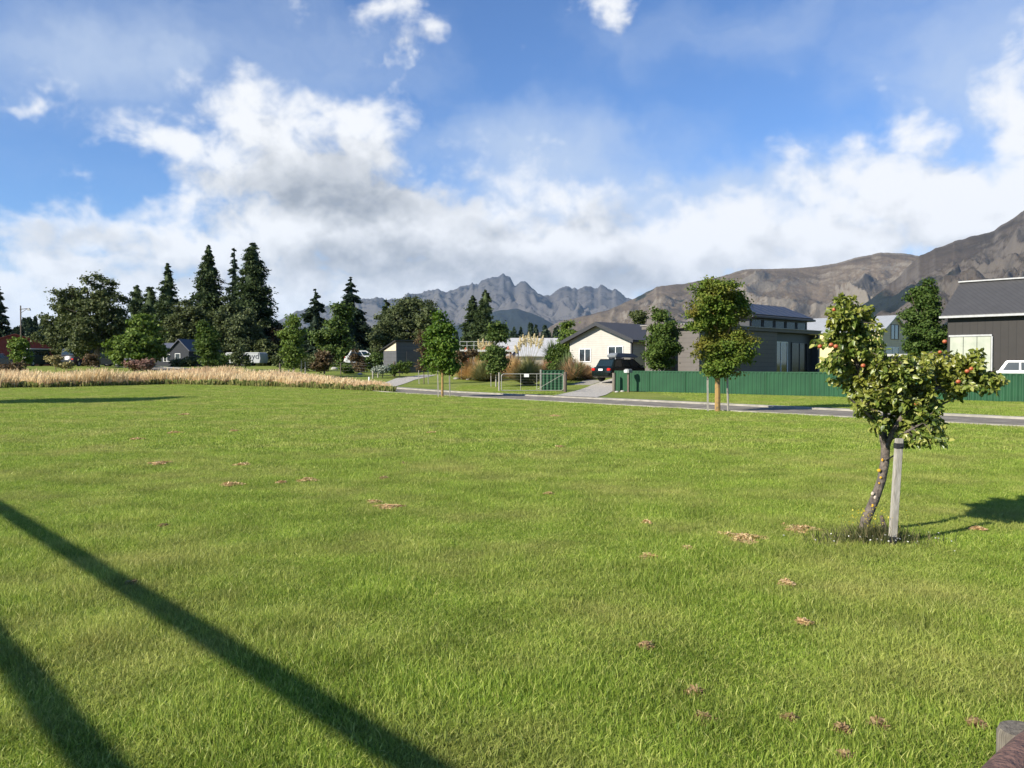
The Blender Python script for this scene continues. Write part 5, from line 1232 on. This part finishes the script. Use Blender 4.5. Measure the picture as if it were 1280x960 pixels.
# ------------------------------------------------------------------ grass
def gn_scatter(name, P, rot, scl, variants, mat_, label, cat='grass'):
    me = bpy.data.meshes.new(name); me.vertices.add(len(P)); me.vertices.foreach_set('co', np.asarray(P, np.float32).ravel())
    for nm, arr, ty in (('rz', rot, 'FLOAT'), ('sc', scl, 'FLOAT')):
        a = me.attributes.new(nm, ty, 'POINT'); a.data.foreach_set('value', np.asarray(arr, np.float32))
    a = me.attributes.new('vi', 'INT', 'POINT'); a.data.foreach_set('value', np.random.default_rng(3).integers(0, len(variants), len(P)).astype(np.int32))
    me.update(); me.materials.append(mat_); o = bpy.data.objects.new(name, me); COL.objects.link(o); tag(o, label, cat, kind='stuff')
    ng = bpy.data.node_groups.new(name + '_nodes', 'GeometryNodeTree'); ng.interface.new_socket('Geometry', in_out='INPUT', socket_type='NodeSocketGeometry'); ng.interface.new_socket('Geometry', in_out='OUTPUT', socket_type='NodeSocketGeometry')
    n = ng.nodes; l = ng.links; gi = n.new('NodeGroupInput'); go = n.new('NodeGroupOutput')
    iop = n.new('GeometryNodeInstanceOnPoints'); iop.inputs['Pick Instance'].default_value = True
    jn = n.new('GeometryNodeJoinGeometry')
    for v in reversed(variants):
        oi = n.new('GeometryNodeObjectInfo'); oi.inputs['Object'].default_value = v; oi.inputs['As Instance'].default_value = True; oi.transform_space = 'ORIGINAL'; l.new(oi.outputs['Geometry'], jn.inputs[0])
    l.new(jn.outputs[0], iop.inputs['Instance']); l.new(gi.outputs[0], iop.inputs['Points'])
    def na(nm, ty='FLOAT'): q = n.new('GeometryNodeInputNamedAttribute'); q.data_type = ty; q.inputs[0].default_value = nm; return q.outputs[0]
    l.new(na('vi', 'INT'), iop.inputs['Instance Index'])
    cr = n.new('ShaderNodeCombineXYZ'); l.new(na('rz'), cr.inputs[2]); er = n.new('FunctionNodeEulerToRotation'); l.new(cr.outputs[0], er.inputs[0]); l.new(er.outputs[0], iop.inputs['Rotation'])
    cs = n.new('ShaderNodeCombineXYZ'); s = na('sc'); cs.inputs[0].default_value = 1; cs.inputs[1].default_value = 1; l.new(s, cs.inputs[2]); l.new(cs.outputs[0], iop.inputs['Scale'])
    l.new(iop.outputs[0], go.inputs[0])
    md = o.modifiers.new('scatter', 'NODES'); md.node_group = ng; return o
def tuft(name, size, n, hmin, hmax, width, seed, loc, lean=.5):
    rng = np.random.default_rng(seed); c = rng.uniform(-size / 2, size / 2, (n, 2)); a = rng.random(n) * 6.283; ph = rng.random(n) * 6.283
    h = rng.uniform(hmin, hmax, n) * (.6 + .8 * rng.random(n) ** 2); ln = rng.uniform(.1, 1, n) * lean * h; w = width * rng.uniform(.7, 1.3, n) / 2
    V = np.zeros((n, 5, 3)); tx, ty = np.cos(ph), np.sin(ph); dx, dy = np.cos(a), np.sin(a)
    for j, (t, ww, lz) in enumerate(((0, 1, 0), (0, -1, 0), (.5, -.85, .28), (.5, .85, .28), (1, 0, 1))):
        V[:, j, 0] = c[:, 0] + dx * ln * lz + tx * w * ww; V[:, j, 1] = c[:, 1] + dy * ln * lz + ty * w * ww; V[:, j, 2] = h * t - (.15 * ln if t == 1 else 0) - .004
    i = np.arange(n)[:, None] * 5; q = i + np.array([0, 1, 2, 3]); 
    me = bpy.data.meshes.new(name); fs = [tuple(r_) for r_ in q] + [tuple(r_) for r_ in (i + np.array([3, 2, 4]))]
    me.from_pydata(V.reshape(-1, 3).tolist(), [], fs); me.materials.append(M['blade']); o = bpy.data.objects.new(name, me); COL.objects.link(o); o.location = loc
    tag(o, 'tufts of green lawn grass', 'grass', kind='stuff'); return o
nearT = [tuft('grass_tuft', .34, 330, .018, .044, .0046, s, (-2.5 + s * .5, -1.5, 0), 1.15) for s in range(4)]
farT = [tuft('grass_tuft', .9, 420, .025, .06, .011, 10 + s, (-2.5 + s, -3, 0), 1.1) for s in range(3)]
def lawn():
    rng = np.random.default_rng(9); P = []
    # near: depth 1.5..14
    n = 60000; x = rng.uniform(-15, 15, n); y = rng.uniform(1.2, 15, n); k = (np.abs(x) < y * .74 + 2.2); x, y = x[k], y[k]
    pr = np.clip(1.5 - y / 14, .42, 1); k = rng.random(len(x)) < pr; x, y = x[k], y[k]
    sc = (.55 + .95 * fbm(x * .7, y * .7, 4, 4)) * (1 + .5 * (fbm(x * 2.2, y * 2.2, 2, 8) > .62))
    gn_scatter('lawn_grass', np.stack([x, y, gz(x, y)], 1), rng.random(len(x)) * 6.283, sc, nearT, M['blade'], 'short green lawn grass in front of the camera')
    n = 30000; x = rng.uniform(-48, 34, n); y = rng.uniform(12, 62, n); s = sroad(x, y)
    k = (np.abs(x) < y * .74 + 3) & ((s < -.1) | ((s > 4.6) & (s < 22) & (x > -9) & (y < 56))) & ~((x > 2.2) & (x < 9.6) & (s > 0) & (np.abs(x - 5.0) < 3.2)) & ~((s > 0) & (x < -3.2))
    x, y = x[k], y[k]; sc = .6 + .7 * fbm(x * .5, y * .5, 4, 4)
    gn_scatter('distant_lawn_grass', np.stack([x, y, gz(x, y)], 1), rng.random(len(x)) * 6.283, sc, farT, M['blade'], 'green lawn grass reaching to the road and the verges')
lawn()
# golden long grass
def golden_grass():
    rng = np.random.default_rng(12); n = 52000
    front = [(-70, 49.0), (-31, 49.5), (-27, 52), (-23.5, 55.5), (-19, 54.5), (-14.5, 51.5), (-11, 48.5), (-8.3, 46.6), (-6.9, 45.9)]
    fx = np.array([p[0] for p in front]); fy = np.array([p[1] for p in front])
    x = rng.uniform(-62, -7.0, n); d = rng.random(n) ** 1.25; dep = np.interp(x, [-62, -20, -9, -7], [11, 9, 4.0, 1.2]); y = np.interp(x, fx, fy) + d * dep + (fbm(x * .8, x * 0, 3, 3) - .5) * 1.2
    dens = fbm(x * .6, y * .6, 4, 21); k = dens > .30; x, y, d = x[k], y[k], d[k]; n = len(x)
    h = np.interp(x, [-60, -20, -12, -7], [.90, .84, .60, .36]) * rng.uniform(.6, 1.15, n) * (.50 + .95 * fbm(x * .45, y * .45, 4, 5)); z = gz(x, y)
    a = rng.random(n) * 3.1416; ln = rng.normal(size=(n, 2)) * .12 * h[:, None] + np.array([.08, .02]) * h[:, None]; w = rng.uniform(.012, .028, n)
    V = np.zeros((n, 6, 3)); tx, ty = np.cos(a), np.sin(a)
    for j, (t, sg, ww) in enumerate(((0, -1, .6), (0, 1, .6), (.55, 1, .8), (.55, -1, .8), (1, 1, .55), (1, -1, .55))):
        V[:, j, 0] = x + ln[:, 0] * t * t * 1.4 + tx * w * sg * ww; V[:, j, 1] = y + ln[:, 1] * t * t + ty * w * sg * ww; V[:, j, 2] = z + h * t
    i = np.arange(n)[:, None] * 6; Fs = np.concatenate([i + np.array([0, 1, 2, 3]), i + np.array([3, 2, 4, 5])])
    o = npmesh('golden_grass', V.reshape(-1, 3), Fs, leafmat('straw', [(.46, .33, .18), (.68, .53, .31), (.82, .70, .46)], .35, .7, zone=.35, zcol=(.60, .44, .27)))
    tag(o, 'band of tall dry golden grass along the far edge of the lawn', 'grass', kind='stuff')
    n = 16000; x = rng.uniform(-62, -6.6, n); y = np.interp(x, fx, fy) + (fbm(x * .8, x * 0, 3, 3) - .5) * 1.2 - .25 + rng.random(n) * 1.0; h = rng.uniform(.08, .36, n) * (.5 + fbm(x, y, 2, 2)); z = gz(x, y); w = rng.uniform(.015, .03, n); a = rng.random(n) * 3.14
    V = np.zeros((n, 4, 3)); 
    for j, (t, sg) in enumerate(((0, -1), (0, 1), (1, .2), (1, -.2))):
        V[:, j, 0] = x + np.cos(a) * w * sg + t * rng.normal(size=n) * .05; V[:, j, 1] = y + np.sin(a) * w * sg; V[:, j, 2] = z + h * t
    o = npmesh('green_undergrowth', V.reshape(-1, 3), np.arange(4 * n).reshape(-1, 4), leafmat('undergrowth', [(.10, .13, .035), (.18, .20, .055), (.32, .27, .11)], .35)); tag(o, 'rank green growth at the foot of the golden grass', 'grass', kind='stuff')
golden_grass()

# weeds round the apple tree
def weeds():
    rng = np.random.default_rng(15); Vs = []; c0 = G(1095, 680)
    n = 1500; r = np.abs(rng.normal(size=n)) * .22; a = rng.random(n) * 6.283; x = c0.x + np.cos(a) * r * 1.6; y = c0.y + .05 + np.sin(a) * r * .8; h = rng.uniform(.05, .20, n) * np.exp(-(r / .5) ** 2); w = rng.uniform(.003, .006, n); b = rng.random(n) * 3.14; lx = rng.normal(size=n) * .35 * h; ly = rng.normal(size=n) * .35 * h
    V = np.zeros((n, 4, 3))
    for j, (t, sg) in enumerate(((0, -1), (0, 1), (1, .15), (1, -.15))): V[:, j, 0] = x + lx * t + np.cos(b) * w * sg; V[:, j, 1] = y + ly * t + np.sin(b) * w * sg; V[:, j, 2] = h * t
    o = npmesh('weeds', V.reshape(-1, 3), np.arange(4 * n).reshape(-1, 4), leafmat('weed', [(.045, .06, .02), (.10, .11, .04), (.24, .20, .10)], .3)); tag(o, 'dark ragged weeds round the foot of the apple tree', 'weeds', kind='stuff')
    n = 48; x = c0.x + rng.normal(size=n) * .30 + .08; y = c0.y + rng.normal(size=n) * .13 - .05; z = rng.uniform(.04, .09, n); V, Fs = leaf_quads(np.stack([x, y, z], 1), unit(np.array([[0, -.4, 1.]]) + rng.normal(size=(n, 3)) * .3), .017, rng, 1.0)
    o = npmesh('clover_flowers', V, Fs, mat('flower_white', (.72, .70, .62), .6)); tag(o, 'scattered small white flowers round the apple tree', 'flowers', kind='stuff')
    n = 130; x = c0.x + .0 + rng.normal(size=n) * .13 - .02; y = c0.y + rng.normal(size=n) * .05; z = .16 + rng.random(n) * .16; V, Fs = leaf_quads(np.stack([x, y, z], 1), unit(rng.normal(size=(n, 3))), .020, rng, .5)
    o = npmesh('yellow_sprigs', V, Fs, leafmat('yellow_sprig', [(.45, .36, .03), (.6, .48, .05), (.65, .55, .10)], .3)); tag(o, 'small yellow sprigs between the trunk and the stake', 'flowers', kind='stuff')
weeds()
# heaps of dry clippings on the lawn
CM = leafmat('dry_clippings', [(.34, .20, .09), (.55, .37, .18), (.70, .54, .30)], .2)
CD = leafmat('dark_clippings', [(.17, .11, .05), (.31, .20, .10), (.45, .33, .17)], .2)
def clump(px, py, wpx, label, m=CM, seed=0, grp='heaps of dry clippings on the lawn'):
    q = G(px, py); k = q.y / F; rw = wpx * k * .5; rng = np.random.default_rng(seed + 500); n = int(min(1500, 160 + 2600 * rw)); r = np.sqrt(rng.random(n)); a = rng.random(n) * 6.283
    rr = rw * (1 + .35 * np.sin(a * 3 + seed) + .2 * np.sin(a * 5 + 2 * seed))
    x = np.cos(a) * r * rr; y = np.sin(a) * r * rr * (.9 + .7 * ((seed * 37) % 10) / 10); z = (.014 if m is CD else .019) + .024 * (1 - r ** 2) * rng.random(n) + .004
    d = unit(np.stack([rng.normal(size=n), rng.normal(size=n), rng.normal(size=n) * .12], 1)); s = rng.uniform(.02, .05, (n, 1)) * (1 + q.y / 30); w = unit(np.cross(d, np.array([[0, 0, 1.]]) + rng.normal(size=(n, 3)) * .4)) * .0028 * (1 + q.y / 9); C = np.stack([x, y, z], 1)
    V = np.stack([C - d * s * .5 - w, C - d * s * .5 + w, C + d * s * .5 + w, C + d * s * .5 - w], 1).reshape(-1, 3)
    o = npmesh('clippings_heap', V, np.arange(4 * n).reshape(-1, 4), m, loc=q); tag(o, label, 'clippings', grp)
heaps = [(485, 637, 30, 'large pale heap of dry clippings left of the middle of the lawn'), (929, 676, 42, 'broad rusty heap of clippings left of the apple tree'), (1001, 665, 40, 'flat rusty streak of clippings nearest the apple tree'), (812, 701, 24, 'small rusty heap of clippings left of the broad heap'),
    (983, 735, 16, 'narrow rusty smear of clippings below the flat streak')]
for i, (x, y, w, lb) in enumerate(heaps): clump(x, y, w, lb, seed=i)
small = [(290, 608, 26), (384, 602, 22), (303, 583, 18), (352, 606, 10), (200, 581, 20), (170, 550, 14), (218, 542, 16), (230, 519, 12), (694, 521, 12), (540, 542, 10), (686, 620, 9), (1178, 547, 10), (467, 631, 14), (1005, 785, 14), (860, 690, 14), (808, 657, 10), (1222, 664, 16), (293, 540, 10), (700, 560, 8)]
SL = ['pale heap of clippings, left one of the pair well left of the largest pale heap', 'pale heap of clippings, right one of the pair well left of the largest pale heap', 'flat pale heap just above the left one of the pair', 'tiny pale heap between the pair of heaps', 'thin pale heap left of the flat pale heap',
 'small pale heap at the left of the far lawn', 'small pale heap just right of the one at the left of the far lawn', 'tiny farthest pale heap below the golden grass', 'tiny pale heap in front of the driveway of the weatherboard house', 'tiny pale heap in front of the lime green street tree', 'tiny pale heap in the middle of the open lawn',
 'tiny pale heap beyond the crown of the apple tree', 'thin pale wisp touching the left of the largest pale heap', 'small pale heap below the narrow rusty smear', 'tiny pale heap between the small rusty heap and the broad one', 'tiny pale heap above the small rusty heap', 'small heap in the shadow of the apple tree crown', 'tiny pale heap in front of the middle of the golden grass', 'tiny pale heap in front of the green gate panel']
for i, (x, y, w) in enumerate(small): clump(x, y, w, SL[i], seed=20 + i, grp='small pale heaps of clippings')
dark = [(868, 873, 22), (1053, 922, 18), (1098, 914, 26), (988, 905, 14), (480, 600, 14), (504, 582, 12), (165, 735, 18), (1220, 911, 18), (808, 812, 16), (205, 660, 16), (1055, 957, 20), (880, 905, 26)]
DL = ['dark brown patch farthest left of the group near the bottom right', 'dark brown patch left of the largest dark one near the log rail', 'largest dark brown patch near the log rail', 'small dark patch between the leftmost one and the pair left of the log rail', 'dark patch just above the largest pale heap', 'tiny dark patch farthest above the largest pale heap',
 'dark patch lying in the long log shadow', 'dark brown patch directly left of the timber post', 'dark patch alone below the small rusty heap', 'dark patch above the long log shadow', 'dark brown patch at the bottom edge left of the log rail', 'dark flat patch just below the leftmost of the group near the bottom']
for i, (x, y, w) in enumerate(dark): clump(x, y, w * .78, DL[i], CD, seed=60 + i, grp='dark brown patches of old clippings')
